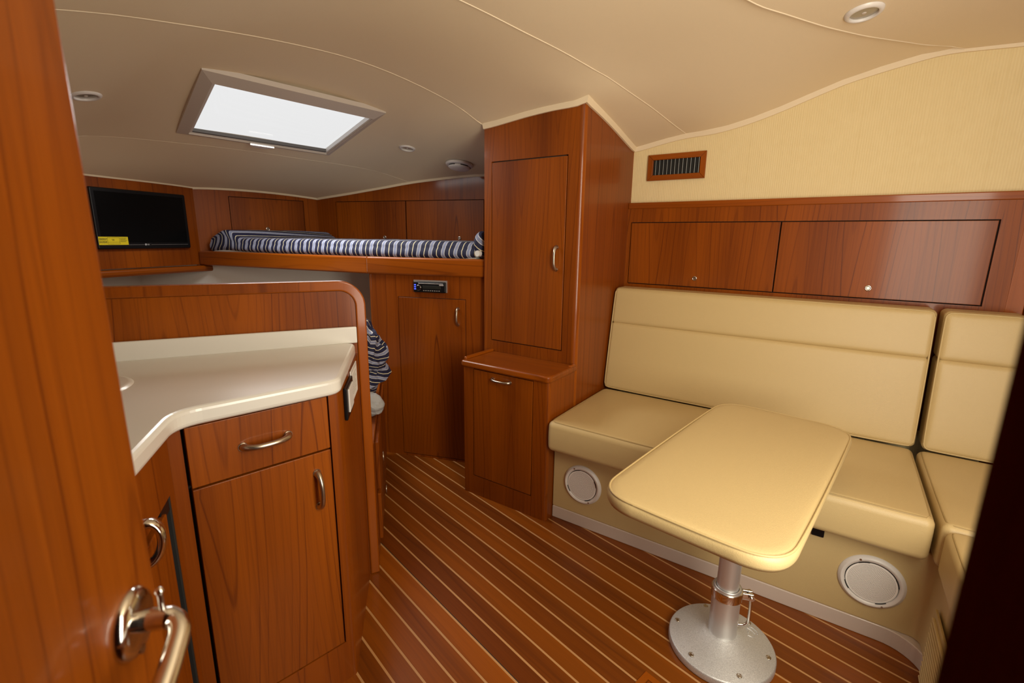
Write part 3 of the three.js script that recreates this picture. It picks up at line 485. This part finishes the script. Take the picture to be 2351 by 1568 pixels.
// ------------------------------------------------------------------ television on the forward bulkhead
{
  const d = dirOf(TVL, P1), t = thing('television', 'flat black television with yellow sticker on the forward bulkhead', 'television', [TVL[0], 0, TVL[1]], d);
  const s0 = 0.590, s1 = 1.122, y0 = 1.163, y1 = 1.489, z = 0.028;
  const b = obj('bezel', box(s0, y0, 0.004, s1, y1, z, 0.008), M.black, t);
  obj('screen', box(s0 + 0.02, y0 + 0.035, z - 0.002, s1 - 0.02, y1 - 0.02, z + 0.0006, 0.0004), P({ color: lin(0.003, 0.003, 0.003), roughness: 0.25, specularIntensity: 0.25 }), t);
  obj('chin_line', box(s0 + 0.02, y0 + 0.0225, z - 0.001, s1 - 0.02, y0 + 0.0235, z + 0.0006, 0.0002), M.tube, b);
  const m = (s0 + s1) / 2 - 0.004;
  const plane = (w, h, x, y, zz, map) => { const g = new THREE.PlaneGeometry(w, h); g.translate(x, y, zz); return [g, P({ map, roughness: 0.5 })]; };
  const logo = canvasTex(256, 96, (g) => { g.fillStyle = '#040404'; g.fillRect(0, 0, 256, 96); g.fillStyle = '#b9b9bb'; g.beginPath(); g.arc(50, 48, 36, 0, 7); g.fill(); g.strokeStyle = '#555'; g.lineWidth = 5; g.beginPath(); g.arc(50, 48, 24, 0.2, 4.9); g.stroke(); g.fillRect(48, 34, 5, 26); g.fillStyle = '#c4c4c4'; g.font = 'bold 62px sans-serif'; g.fillText('LG', 104, 70); });
  obj('maker_mark', ...plane(0.04, 0.015, m, y0 + 0.024, z + 0.0012, logo), b);
  const sticker = canvasTex(512, 132, (g) => {
    g.fillStyle = '#e3cf12'; g.fillRect(0, 0, 512, 132); g.fillStyle = '#141200'; g.font = 'bold 46px sans-serif'; g.fillText('ENERGY', 8, 56, 134); g.fillText('GUIDE', 8, 102, 134);
    g.strokeStyle = '#3a3400'; g.lineWidth = 4; g.strokeRect(150, 14, 210, 74); g.strokeRect(150, 88, 210, 30); g.font = 'bold 40px sans-serif'; g.fillText('14', 222, 64); g.fillStyle = '#6a6000'; for (let i = 0; i < 6; i++) g.fillRect(372, 14 + i * 13, 122 - (i % 3) * 14, 5);
  });
  obj('yellow_sticker', ...plane(0.150, 0.044, s0 + 0.080, y0 + 0.045, z + 0.0016, sticker), t);
}
// ------------------------------------------------------------------ half-height partition between galley and berth
const PD = head(29.43), PR = [-1.297, -1.022];                   // right-hand end, direction left -> right
const onP = (s, off = 0) => [PR[0] + PD[0] * s - PD[1] * off, PR[1] + PD[1] * s + PD[0] * off];
{
  const t = thing('partition', 'half-height wood partition with rounded trim edge behind the galley counter', 'partition', [PR[0], 0, PR[1]], PD);
  const top = 1.108, r = 0.085, s = new THREE.Shape(), tw = 0.034;
  s.moveTo(-1.1, 0); s.lineTo(-tw, 0); s.lineTo(-tw, top - r); s.absarc(-r, top - r, r - tw, 0, Math.PI / 2, false); s.lineTo(-0.70, top - tw); s.quadraticCurveTo(-0.75, top - tw, -0.77, top + 0.03); s.lineTo(-0.80, 1.5); s.lineTo(-1.1, 1.5); s.closePath();
  const g = new THREE.ExtrudeGeometry(s, { depth: 0.022, bevelEnabled: false, curveSegments: 16 }); g.translate(0, 0, -0.024); obj('veneer_panel', uvBox(g, 'y'), M.wood, t);
  const c = new THREE.Shape(); // trim band as a closed outline
  c.moveTo(0, 0); c.lineTo(0, top - r); c.absarc(-r, top - r, r, 0, Math.PI / 2, false); c.lineTo(-0.68, top); c.quadraticCurveTo(-0.72, top, -0.735, top + 0.03); c.lineTo(-0.765, 1.5); c.lineTo(-0.80, 1.5); c.lineTo(-0.768, top + 0.02); c.quadraticCurveTo(-0.75, top - tw, -0.70, top - tw); c.lineTo(-r, top - tw); c.absarc(-r, top - r, r - tw, Math.PI / 2, 0, true); c.lineTo(-tw, 0); c.closePath();
  const q = new THREE.ExtrudeGeometry(c, { depth: 0.026, bevelEnabled: true, bevelSize: 0.005, bevelThickness: 0.005, bevelOffset: -0.0055, bevelSegments: 3, curveSegments: 16 }); q.translate(0, 0, -0.028); obj('edge_trim', uvBox(q, 'y'), M.trim, t);
}
// ------------------------------------------------------------------ galley: cabinet, angled neighbour, counter
const FA = head(10.86), F0 = [-1.073, -0.371], CS = head(-45.67);
{
  const t = thing('galley_cabinet', 'wood galley cabinet with one drawer above one door under the white counter', 'cabinet', [F0[0], 0, F0[1]], FA);
  const L = 0.305, H = 0.861, hole = [-0.006, 0.125, L, 0.8595];
  const toL = (p) => { const x = p[0] - F0[0], z = p[1] - F0[1]; return [x * FA[0] + z * FA[1], -x * FA[1] + z * FA[0]]; };
  obj('carcass', plan([[-0.02, -0.021], [L + 0.005, -0.021], toL([-1.30, -0.955]), toL([-1.6, -0.44])].reverse(), 0, H, 'y'), M.blackMatte, t);
  obj('face_frame', frame([-0.034, 0, L + 0.016, H], [hole], -0.02, 0), M.straight, t);
  const B = toL([-1.010, -0.695]), C = toL([-1.316, -0.992]), sd = dirOf(B, C), n = [-sd[1], sd[0]];
  obj('end_panel', plan(roundCorners([[L + 0.016, 0], B, C, [C[0] - n[0] * 0.018, C[1] - n[1] * 0.018], [B[0] - n[0] * 0.018, B[1] - n[1] * 0.018], [L + 0.016, -0.018]], [0, 0.012, 0, 0, 0, 0]).reverse(), 0, H), M.straight, t);
  const dr = obj('drawer_front', box(0.001, 0.7205, -0.018, L - 0.004, 0.8575, 0.0005, 0.0015), M.wood, t); pull(dr, 0.153, 0.785, 0, 0.098, true, M.nickel, 0.028, 0.0062);
  const d = obj('door', box(0.001, 0.129, -0.018, L - 0.004, 0.716, 0.0005, 0.0015), M.wood, t); pull(d, 0.262, 0.618, 0, 0.092, false, M.nickel, 0.028, 0.0062);
  // double wall plate on the end panel
  const S0 = [-1.010, -0.695], S1 = [-1.316, -0.992], D = dirOf(S0, S1);
  const w = thing('outlet_plate', 'dark framed wall outlet on the end of the galley cabinet under the counter', 'outlet', [S0[0], 0, S0[1]], D);
  const X = (a) => a;
  obj('bezel', box(X(0.075), 0.755, 0.001, X(0.205), 0.847, 0.010, 0.003), M.black, w);
  obj('rocker', box(X(0.105), 0.768, 0.008, X(0.185), 0.835, 0.013, 0.002), M.plastic, w);
  const n2 = thing('notice_card', 'white printed notice card on the galley cabinet end beside the outlet', 'card', [S0[0], 0, S0[1]], D);
  const ct = canvasTex(256, 256, (g) => { g.fillStyle = '#e6e2da'; g.fillRect(0, 0, 256, 256); g.fillStyle = '#8d8880'; for (let i = 0; i < 9; i++) g.fillRect(30, 40 + i * 21, 180 - (i * 37) % 60, 5); });
  obj('card', box(X(0.212), 0.758, 0.001, X(0.345), 0.856, 0.005, 0.0015), M.plastic, n2);
  const pg = new THREE.PlaneGeometry(0.12, 0.086); pg.translate(X(0.2785), 0.807, 0.0058); obj('printed_face', pg, P({ map: ct, roughness: 0.6 }), n2);
}
{
  const B = [-1.079, -0.342], D = dirOf([-0.908, -0.241], [-1.073, -0.349]), A = [B[0] - D[0] * 0.42, B[1] - D[1] * 0.42];
  const t = thing('refrigerator_cabinet', 'angled wood faced refrigerator cabinet beside the open door', 'cabinet', [A[0], 0, A[1]], D);
  obj('carcass', plan([[0, -0.02], [0.392, -0.02], [0.34, -0.30], [0.1, -0.42]].reverse(), 0, 0.861), M.blackMatte, t);
  obj('face_frame', frame([0, 0, 0.418, 0.861], [[0.02, 0.03, 0.392, 0.735]], -0.02, 0), M.straight, t);
  const d = obj('door', box(0.024, 0.035, -0.016, 0.342, 0.722, 0.004, 0.003), M.wood, t);
  obj('gasket', box(0.383, 0.031, -0.0195, 0.3918, 0.734, -0.0008, 0.002), M.blackMatte, t);
  obj('latch_block', box(0.33, 0.705, -0.019, 0.388, 0.733, -0.002, 0.002), M.black, t);
  const c = new THREE.CatmullRomCurve3([V(0.268, 0.75, 0.004), V(0.272, 0.748, 0.032), V(0.272, 0.73, 0.048), V(0.270, 0.70, 0.050), V(0.264, 0.672, 0.036), V(0.258, 0.655, 0.004)].map((p) => V(0.20 + (p.x - 0.265) * 0.8, 0.742 + (p.y - 0.70) * 0.8, p.z * 0.66)), false, 'centripetal');
  obj('handle', sweep(c, 44, 16, (q) => [0.0075, 0.0125]), M.chrome, d);
}
{
  const t = thing('galley_counter', 'white moulded galley counter with backsplash and round sink lid', 'counter', [-1.2, 0.862, -0.5]);
  const o = ([x, z]) => [x + 1.2, z + 0.5];
  const outline = roundCorners([[-1.312, -0.985], [-0.992, -0.690], [-1.064, -0.358], [-0.745, -0.128], [-1.02, 0.30], onP(-1.05, 0.0)], [0.035, 0.05, 0.07, 0.02, 0, 0], 8).map(o);
  obj('worktop', plan(outline.slice().reverse(), 0, 0.04, 'x', 0.010), M.solid, t);
  const bs = [onP(-0.036, 0.001), onP(-0.036, 0.014), onP(-1.04, 0.014), onP(-1.04, 0.001)].map(o);
  obj('backsplash', plan(bs, 0.038, 0.094, 'x', 0.004), M.solid, t);
  // round lid over the sink
  obj('sink_lid', lathe([[0, 0.006], [0.107, 0.006], [0.115, 0.0045], [0.120, 0.0005], [0.120, 0]], 64).translate(o([-1.397, -0.27])[0], 0.0395, o([-1.397, -0.27])[1]), M.solid, t);
}
// ------------------------------------------------------------------ lower berth seen through the gap
{
  const A = [-1.31, -1.03], B = [-2.06, -1.705];
  const t = thing('lower_berth', 'dark wood lower berth front with drawers in the gap behind the partition', 'berth', [A[0], 0, A[1]], dirOf(A, B)); const L = dist(A, B);
  obj('front_panel', box(0, 0, -0.02, L, 0.50, 0, 0.002), M.woodB, t);
  obj('berth_top', box(0.1, 0.48, -0.7, L - 0.02, 0.50, -0.02, 0), M.outer, t);
  for (const [y, k] of [[0.37, 0], [0.15, 1]]) {
    const d = obj('drawer_front', box(0.12, y - 0.1, 0.0, L - 0.12, y + 0.1, 0.014, 0.003), M.woodB, t);
    obj('ring_pull', new THREE.TorusGeometry(0.018, 0.0028, 8, 26).translate(0.16 + 0.14 * k, y + 0.02, 0.028), M.nickel, d);
  }
  // bedding
  const blob = (name, label, cat, [x, y, z], [rx, ry, rz], k, amp, mat, us) => {
    const b = thing(name, label, cat, [x, y, z]); const g = new THREE.IcosahedronGeometry(1, 6), p = g.attributes.position, uv = new Float32Array(p.count * 2);
    for (let i = 0; i < p.count; i++) { const X = p.getX(i), Y = p.getY(i), Z = p.getZ(i), f = 1 + amp * (fbm(X * 2.3 + 9, Y * 3.1 + Z * 1.7 + 4, k) - 0.5) + amp * 0.5 * Math.sin(9 * (Y + 0.6 * X) + 5 * fbm(X * 2, Z * 2, k + 1)) * 0.35; p.setXYZ(i, X * rx * f, Math.max(0, ry + Y * ry * f), Z * rz * f); uv[2 * i] = us * (0.9 * Y * ry + 0.55 * X * rx - 0.4 * Z * rz) + 0.05 * fbm(X * 2, Y * 2, k + 2); uv[2 * i + 1] = Z * 0.1; }
    g.setAttribute('uv', new THREE.BufferAttribute(uv, 2)); obj(cat === 'pillow' ? 'pillow_case' : 'striped_cover', mergeGeometries([g]), mat, b); b.children[0].geometry.computeVertexNormals(); return b;
  };
  blob('bunched_duvet', 'bunched navy striped duvet on the lower berth beside the partition edge', 'duvet', [-1.80, 0.505, -1.32], [0.12, 0.185, 0.17], 90, 0.7, M.stripe, 1.9);
  blob('grey_pillow', 'pale grey pillow end below the striped duvet at the partition edge', 'pillow', [-1.575, 0.503, -1.235], [0.07, 0.05, 0.05], 96, 0.2, P({ color: lin(0.34, 0.34, 0.33), roughness: 0.8 }), 1);
}
// ------------------------------------------------------------------ settee
{
  const t = thing('settee', 'beige vinyl wrapped L-shaped settee base with white toe kick', 'settee', [-0.95, 0, -1.731]);
  // inside corner: outline in plan, front along +x, then turning towards the camera
  const inner = (x1, r, z0) => { const o = [[0.004, z0]]; const n = 10; for (let i = 0; i <= n; i++) { const a = Math.PI / 2 - Math.PI / 2 * i / n; o.push([x1 - r + Math.cos(a) * r, z0 + r - Math.sin(a) * r]); } o.push([x1 + 0.02, 0.72]); return o; };
  const slab = (x1, r, z0, y0, y1, bev) => plan([...inner(x1, r, z0), [1.6, 0.72], [1.6, -0.60], [0.004, -0.60]].reverse(), y0, y1, 'x', bev);
  obj('front_panel', slab(1.298, 0.03, 0, 0.055, 0.352, 0.006), M.vinyl, t);
  obj('toe_kick', slab(1.312, 0.11, 0.002, 0, 0.056, 0.003), M.toe, t);
  obj('latch', box(0.985, 0.30, 0.0, 1.02, 0.335, 0.008, 0.003), M.black, t);
  const v = obj('vent_grille', box(1.29, 0.03, 0.13, 1.297, 0.26, 0.48, 0.002), M.vinylSeam, t);
  for (let i = 0; i < 13; i++) obj('louver', box(1.283, 0.045 + i * 0.016, 0.15, 1.291, 0.053 + i * 0.016, 0.46, 0.003, 'z'), M.vinyl, v);
}
function seat(name, label, x0, x1, z0, z1, y0, y1) {
  const w = x1 - x0, d = z1 - z0, h = y1 - y0, t = thing(name, label, 'cushion', [(x0 + x1) / 2, y0, (z0 + z1) / 2], [1, 0], 'settee seat cushions');
  const crown = (X, Z) => 0.007 * Math.max(0, 1 - (2 * X / w) ** 4) * Math.max(0, 1 - (2 * Z / d) ** 4);
  obj('cushion_body', cushion(w, h, d, 0.022, (x, y, z) => [x, y + h / 2 + (y > 0 ? crown(x, z) + 0.0015 * (fbm(x * 11, z * 16 + y0, 33) - 0.5) : 0), z + (z > 0 ? 0.005 * (1 - (2 * y / h) ** 2) : 0)], 3, 30), M.vinyl, t);
  const e = 0.012, pts = roundCorners([[-w / 2 + e, -d / 2 + e], [w / 2 - e, -d / 2 + e], [w / 2 - e, d / 2 - e], [-w / 2 + e, d / 2 - e]], 0.02, 5).map(([x, z]) => [x, h - 0.0036, z]);
  obj('piping', tubePts(pts, 0.0032, true, 160, 6), M.welt, t); return t;
}
seat('seat_cushion', 'long beige vinyl settee seat cushion behind the table', -0.944, 0.316, -2.24, -1.655, 0.354, 0.49);
seat('seat_cushion', 'beige vinyl corner seat cushion at the right end of the settee', 0.326, 0.59, -2.24, -1.642, 0.354, 0.492);
seat('seat_cushion', 'beige vinyl return seat cushion nearest the dark door frame', 0.330, 0.64, -1.632, -1.06, 0.354, 0.49);
function back(name, label, x0, x1) {
  const w = x1 - x0, y0 = 0.494, H = 0.516, th = 0.12, t = thing(name, label, 'cushion', [(x0 + x1) / 2, y0, -2.44], [1, 0], 'settee back cushions');
  // leaning pad, parted by a sewn seam: upper band and lower panel
  const lean = (y) => 0.215 - 0.085 * y / H;                     // front face distance from the wall at height y
  const pad = (ya, yb) => cushion(w, yb - ya, th, 0.02, (x, y, z) => { const yy = y + (ya + yb) / 2, q = (2 * y / (yb - ya)), c = z > 0 ? 0.007 * Math.max(0, 1 - q ** 4) * Math.max(0, 1 - (2 * x / w) ** 6) : 0; return [x, yy, z > 0 ? lean(yy) - (th / 2 - z) + c : lean(yy) - th + (z + th / 2)]; }, 3, 26);
  const ys = 0.338;
  obj('lower_panel', pad(0, ys + 0.004), M.vinyl, t); obj('upper_panel', pad(ys - 0.004, H), M.vinyl, t);
  const e = 0.006, pts = roundCorners([[-w / 2 + e, e], [w / 2 - e, e], [w / 2 - e, H - e], [-w / 2 + e, H - e]], 0.022, 5).map(([x, y]) => [x, y, lean(y) - 0.005]);
  obj('piping', tubePts(pts, 0.0033, true, 170, 6), M.vinylSeam, t); return t;
}
back('back_cushion', 'long beige vinyl settee back cushion below the locker doors', -0.944, 0.318);
back('back_cushion', 'short beige vinyl back cushion in the right corner of the settee', 0.336, 0.562);
// ------------------------------------------------------------------ locker panel above the settee
{
  const t = thing('settee_lockers', 'varnished wood locker panel above the settee back with two flush doors', 'locker', [-0.95, 0, ZW]);
  const x1 = 1.466, top = 1.436, d0 = 0.018, d2 = 1.404, dm = 0.708, y0 = 1.022, y1 = 1.339;
  obj('back', box(0, 0.5, -0.013, x1, top - 0.01, -0.006, 0), M.blackMatte, t);
  obj('face_frame', frame([0, 0.5, x1, top - 0.03], [[d0, y0, d2, y1]], -0.006, 0.012), M.wood, t);
  obj('end_stile', box(x1, 0.5, -0.013, x1 + 0.049, top, 0.010, 0.002), M.trim, t);
  obj('cap_rail', box(0, top - 0.030, -0.013, x1, top, 0.017, 0.004, 'x'), M.trim, t);
  const da = obj('door', box(d0 + 0.004, y0 + 0.004, -0.004, dm - 0.0025, y1 - 0.004, 0.0125, 0.0015), M.wood, t); pushKnob(da, 0.362, 1.067, 0.0125);
  const db = obj('door', box(dm + 0.0025, y0 + 0.004, -0.004, d2 - 0.005, y1 - 0.004, 0.0125, 0.0015), M.wood, t); pushKnob(db, 1.054, 1.067, 0.0125, 0.0125);
}
// ------------------------------------------------------------------ wall vent
{
  const t = thing('air_vent', 'wood framed air vent with dark vertical slats on the cream wall', 'vent', [-0.729, 1.603, ZW - 0.014]);
  const w = 0.139, h = 0.0615, b = 0.026;
  obj('duct', box(-w + b, -h + b, 0.0005, w - b, h - b, 0.003, 0), M.blackMatte, t);
  const bar = (pts) => { const s = new THREE.Shape(pts.map((p) => new THREE.Vector2(...p))), g = new THREE.ExtrudeGeometry(s, { depth: 0.008, bevelEnabled: true, bevelSize: 0.002, bevelThickness: 0.003, bevelOffset: -0.002, bevelSegments: 2 }); g.translate(0, 0, 0.004); return g; };
  obj('frame_rail', uvBox(bar([[-w, -h], [w, -h], [w - b, -h + b], [-w + b, -h + b]]), 'x'), M.trim, t); obj('frame_rail', uvBox(bar([[-w, h], [-w + b, h - b], [w - b, h - b], [w, h]]), 'x'), M.trim, t);
  obj('frame_stile', uvBox(bar([[-w, -h], [-w + b, -h + b], [-w + b, h - b], [-w, h]]), 'y'), M.trim, t); obj('frame_stile', uvBox(bar([[w, -h], [w, h], [w - b, h - b], [w - b, -h + b]]), 'y'), M.trim, t);
  const sl = box(-0.0012, -h + b, 0.003, 0.0012, h - b, 0.013, 0.0006), sm2 = P({ color: lin(0.22, 0.22, 0.21), roughness: 0.4, metalness: 0.6 });
  for (let i = 0; i < 12; i++) { const s = obj('slat', sl, sm2, t); s.position.x = -w + b + (2 * w - 2 * b) * (i + 0.5) / 12; s.rotation.y = 0.35; }
}
// ------------------------------------------------------------------ loudspeakers in the settee base
function speaker(label, x, y) {
  const t = thing('loudspeaker', label, 'speaker', [x, y, -1.731], [1, 0], 'round white loudspeakers in the settee base');
  const R0 = 0.0885, ri = 0.0685;
  obj('trim_ring', lathe([[ri, 0.003], [ri + 0.002, 0.010], [ri + 0.010, 0.0125], [R0 - 0.008, 0.0105], [R0 - 0.001, 0.005], [R0, 0]], 56, 'z'), M.plastic, t);
  const g = new THREE.CircleGeometry(ri - 0.0015, 56), p = g.attributes.position; for (let i = 0; i < p.count; i++) p.setZ(i, 0.008 + 0.004 * (1 - (Math.hypot(p.getX(i), p.getY(i)) / ri) ** 2));
  obj('grille', g, P({ map: T.perf, roughness: 0.45 }), t);
  obj('basket', cyl(ri, ri, 0.003, 0, 0, 0.0015, 40, 'z'), M.blackMatte, t);
  for (const a of [2.05, 5.2]) obj('screw', cyl(0.0032, 0.0032, 0.002, Math.cos(a) * 0.0785, Math.sin(a) * 0.0785, 0.0122, 14, 'z'), M.nickel, t);
  for (const a of [1.75, 5.0, 0.15, 3.4]) { const q = new THREE.TorusGeometry(ri, 0.0014, 6, 14, 0.42); q.rotateZ(a); q.translate(0, 0, 0.0105); obj('notch', uvBox(q, 'y', false), M.blackMatte, t); }
}
speaker('round white loudspeaker at the left end of the settee base by the step locker', -0.803, 0.204);
speaker('round white loudspeaker at the right end of the settee base under the corner', 0.210, 0.199);
// ------------------------------------------------------------------ pedestal table
{
  const t = thing('pedestal_table', 'small padded beige vinyl table on a silver pedestal in front of the settee', 'table', [-0.157, 0, -1.412], head(7.5));
  // local x runs along the long side (towards the settee), local z across
  const L = 0.455, Wd = 0.212, y0 = 0.612, y1 = 0.655, out = roundCorners([[-L, -Wd], [L, -Wd], [L, Wd], [-L, Wd]], [0.10, 0.11, 0.11, 0.10], 12);
  { // upholstered top: outline rings lofted over the edge and slightly crowned
    const pos = [], idx = [], rings = [[-0.03, 0], [-0.006, 0.001], [0, 0.012], [0.001, 0.026], [-0.004, 0.036], [-0.014, 0.0405], [-0.03, 0.0415], [-0.06, 0.0425], [-0.09, 0.0425]], n = out.length;
    const cen = out.map(([x, z]) => [Math.max(-L + Wd, Math.min(L - Wd, x)), 0]);
    rings.forEach(([o, y]) => out.forEach(([x, z], i) => { const dx = x - cen[i][0], dz = z, l = Math.hypot(dx, dz), k = (l + o) / l; const w = 0; pos.push(cen[i][0] + dx * k, y0 + y + w, dz * k); }));
    for (let r = 0; r < rings.length - 1; r++) for (let i = 0; i < n; i++) { const a = r * n + i, b = r * n + (i + 1) % n; idx.push(a, a + n, b, b, a + n, b + n); }
    const top = (rings.length - 1) * n; THREE.ShapeUtils.triangulateShape(out.map((_, i) => new THREE.Vector2(pos[(top + i) * 3], pos[(top + i) * 3 + 2])), []).forEach(([a, b, c]) => idx.push(top + a, top + c, top + b));
    const c2 = pos.length / 3; pos.push(0, y0, 0); for (let i = 0; i < n; i++) idx.push(i, (i + 1) % n, c2);
    obj('padded_top', uvBox(smoothGeo(pos, idx), 'x'), M.vinyl, t);
    obj('piping', tubePts(out.filter((_, i) => i % 2 === 0).map(([x, z]) => { const cx = Math.max(-L + Wd, Math.min(L - Wd, x)), dx = x - cx, l = Math.hypot(dx, z), k = (l - 0.005) / l; return [cx + dx * k, y0 + 0.037, z * k]; }), 0.0028, true, 200, 6), M.vinylSeam, t);
  }
  obj('mount_plate', cyl(0.09, 0.09, 0.008, 0, y0 - 0.004, 0, 36), M.alu, t);
  obj('upper_tube', cyl(0.0315, 0.0315, 0.40, 0, 0.41, 0, 40), M.tube, t);
  obj('lower_tube', lathe([[0.033, 0.222], [0.0405, 0.222], [0.0410, 0.05], [0.033, 0.05]], 44), M.tube, t);
  const cl = obj('clamp_collar', lathe([[0.033, 0.252], [0.043, 0.252], [0.0445, 0.250], [0.0445, 0.224], [0.043, 0.222], [0.040, 0.222]], 44), M.chrome, t); cl.position.y = -0.035;
  // clamp lug and hanging lever, pointing to the right of the photograph
  const la = R(28); const rot = (g) => { g.rotateY(la); return g; };
  obj('clamp_lug', [rot(box(-0.012, 0.226, 0.036, -0.004, 0.248, 0.074, 0.003)), rot(box(0.004, 0.226, 0.036, 0.012, 0.248, 0.074, 0.003))], M.chrome, cl);
  obj('clamp_bolt', [rot(cyl(0.0085, 0.0085, 0.034, 0, 0.237, 0.066, 20, 'x')), rot(cyl(0.005, 0.005, 0.042, 0, 0.237, 0.066, 12, 'x'))], M.chrome, cl);
  obj('clamp_lever', rot(sweep(new THREE.CatmullRomCurve3([V(0.014, 0.24, 0.068), V(0.0145, 0.21, 0.073), V(0.015, 0.15, 0.075), V(0.015, 0.128, 0.073), V(0.014, 0.118, 0.062), V(0.012, 0.116, 0.043)], false, 'centripetal'), 40, 10, () => [0.0035, 0.005])), M.chrome, cl);
  const bp = obj('base_plate', lathe([[0, 0.0], [0.152, 0], [0.155, 0.004], [0.155, 0.020], [0.151, 0.026], [0.10, 0.042], [0.056, 0.055], [0.052, 0.061], [0.041, 0.062], [0.0, 0.062]], 72), M.alu, t);
  for (let i = 0; i < 6; i++) { const a = R(20 + 60 * i), r = 0.132; const s = obj('screw', join([lathe([[0, 0.0], [0.0045, 0.0], [0.0055, 0.0015], [0.0075, 0.002], [0.0075, 0]], 18), cyl(0.0046, 0.0046, 0.0006, 0, 0.0005, 0, 14)]), M.nickel, bp); s.position.set(Math.cos(a) * r, 0.0322, Math.sin(a) * r); }
  { // cast maker's swash on the base: two curled strokes
    const on = (a, r) => [Math.cos(a) * r, 0.026 + (0.151 - r) / 0.095 * 0.029 + 0.0006, Math.sin(a) * r], A = 0.62;
    obj('cast_emblem', [tubePts([on(A + 0.16, 0.086), on(A + 0.05, 0.094), on(A - 0.10, 0.098), on(A + 0.02, 0.108), on(A + 0.13, 0.112)], 0.0016, false, 30, 6), tubePts([on(A + 0.02, 0.110), on(A - 0.14, 0.112), on(A - 0.10, 0.122), on(A + 0.06, 0.126), on(A + 0.12, 0.120)], 0.0016, false, 30, 6), tubePts([on(A + 0.26, 0.080), on(A + 0.30, 0.092), on(A + 0.22, 0.106)], 0.0014, false, 20, 6)], M.alu, bp);
  }
}
// ------------------------------------------------------------------ ceiling fittings
function ceilingUp(o, x, z) { const e = 0.02, nx = -(ceilY(x + e, z) - ceilY(x - e, z)) / (2 * e), nz = -(ceilY(x, z + e) - ceilY(x, z - e)) / (2 * e); o.quaternion.setFromUnitVectors(V(0, 1, 0), V(nx, 1, nz).normalize()); }
function downlight(label, x, z, r, dy = 0) {
  const t = thing('downlight', label, 'light', [x, ceilY(x, z) + dy, z], [1, 0], 'recessed ceiling lights'); ceilingUp(t, x, z);
  obj('bezel', lathe([[r * 0.70, 0.002], [r * 0.70, -0.006], [r * 0.76, -0.0085], [r * 0.87, -0.008], [r * 0.97, -0.004], [r, 0.001]], 44), M.plastic, t);
  obj('lens', lathe([[0, -0.0025], [r * 0.4, -0.002], [r * 0.71, -0.001]], 32), M.lens, t);
  obj('bulb', new THREE.SphereGeometry(r * 0.13, 16, 12).scale(1, 0.4, 1).translate(0, -0.002, 0), M.plasticDim, t);
}
downlight('recessed round ceiling light left of the hatch by the open door', -2.489, -0.699, 0.052);
downlight('small recessed ceiling light right of the hatch', -2.139, -2.035, 0.047);
downlight('recessed ceiling light in the aft panel above the settee', -0.044, -1.957, 0.052, -0.012);
{
  const x = -2.023, z = -2.356, t = thing('smoke_detector', 'round beige smoke detector on the ceiling beside the hanging locker', 'detector', [x, ceilY(x, z), z]); ceilingUp(t, x, z);
  obj('mount_ring', lathe([[0, 0], [0.085, 0.001], [0.085, -0.012], [0.078, -0.020], [0, -0.020]], 48), M.plastic, t);
  obj('dome', lathe([[0.066, -0.021], [0.068, -0.026], [0.060, -0.034], [0.035, -0.039], [0, -0.040]], 44), M.plastic, t);
  for (let i = 0; i < 5; i++) { const q = new THREE.TorusGeometry(0.067, 0.0032, 6, 16, 0.75); q.rotateX(Math.PI / 2); q.rotateY(i * 1.256); q.translate(0, -0.0225, 0); obj('slot', uvBox(q, 'y', false), M.blackMatte, t); }
}
renderer.render(scene, camera);
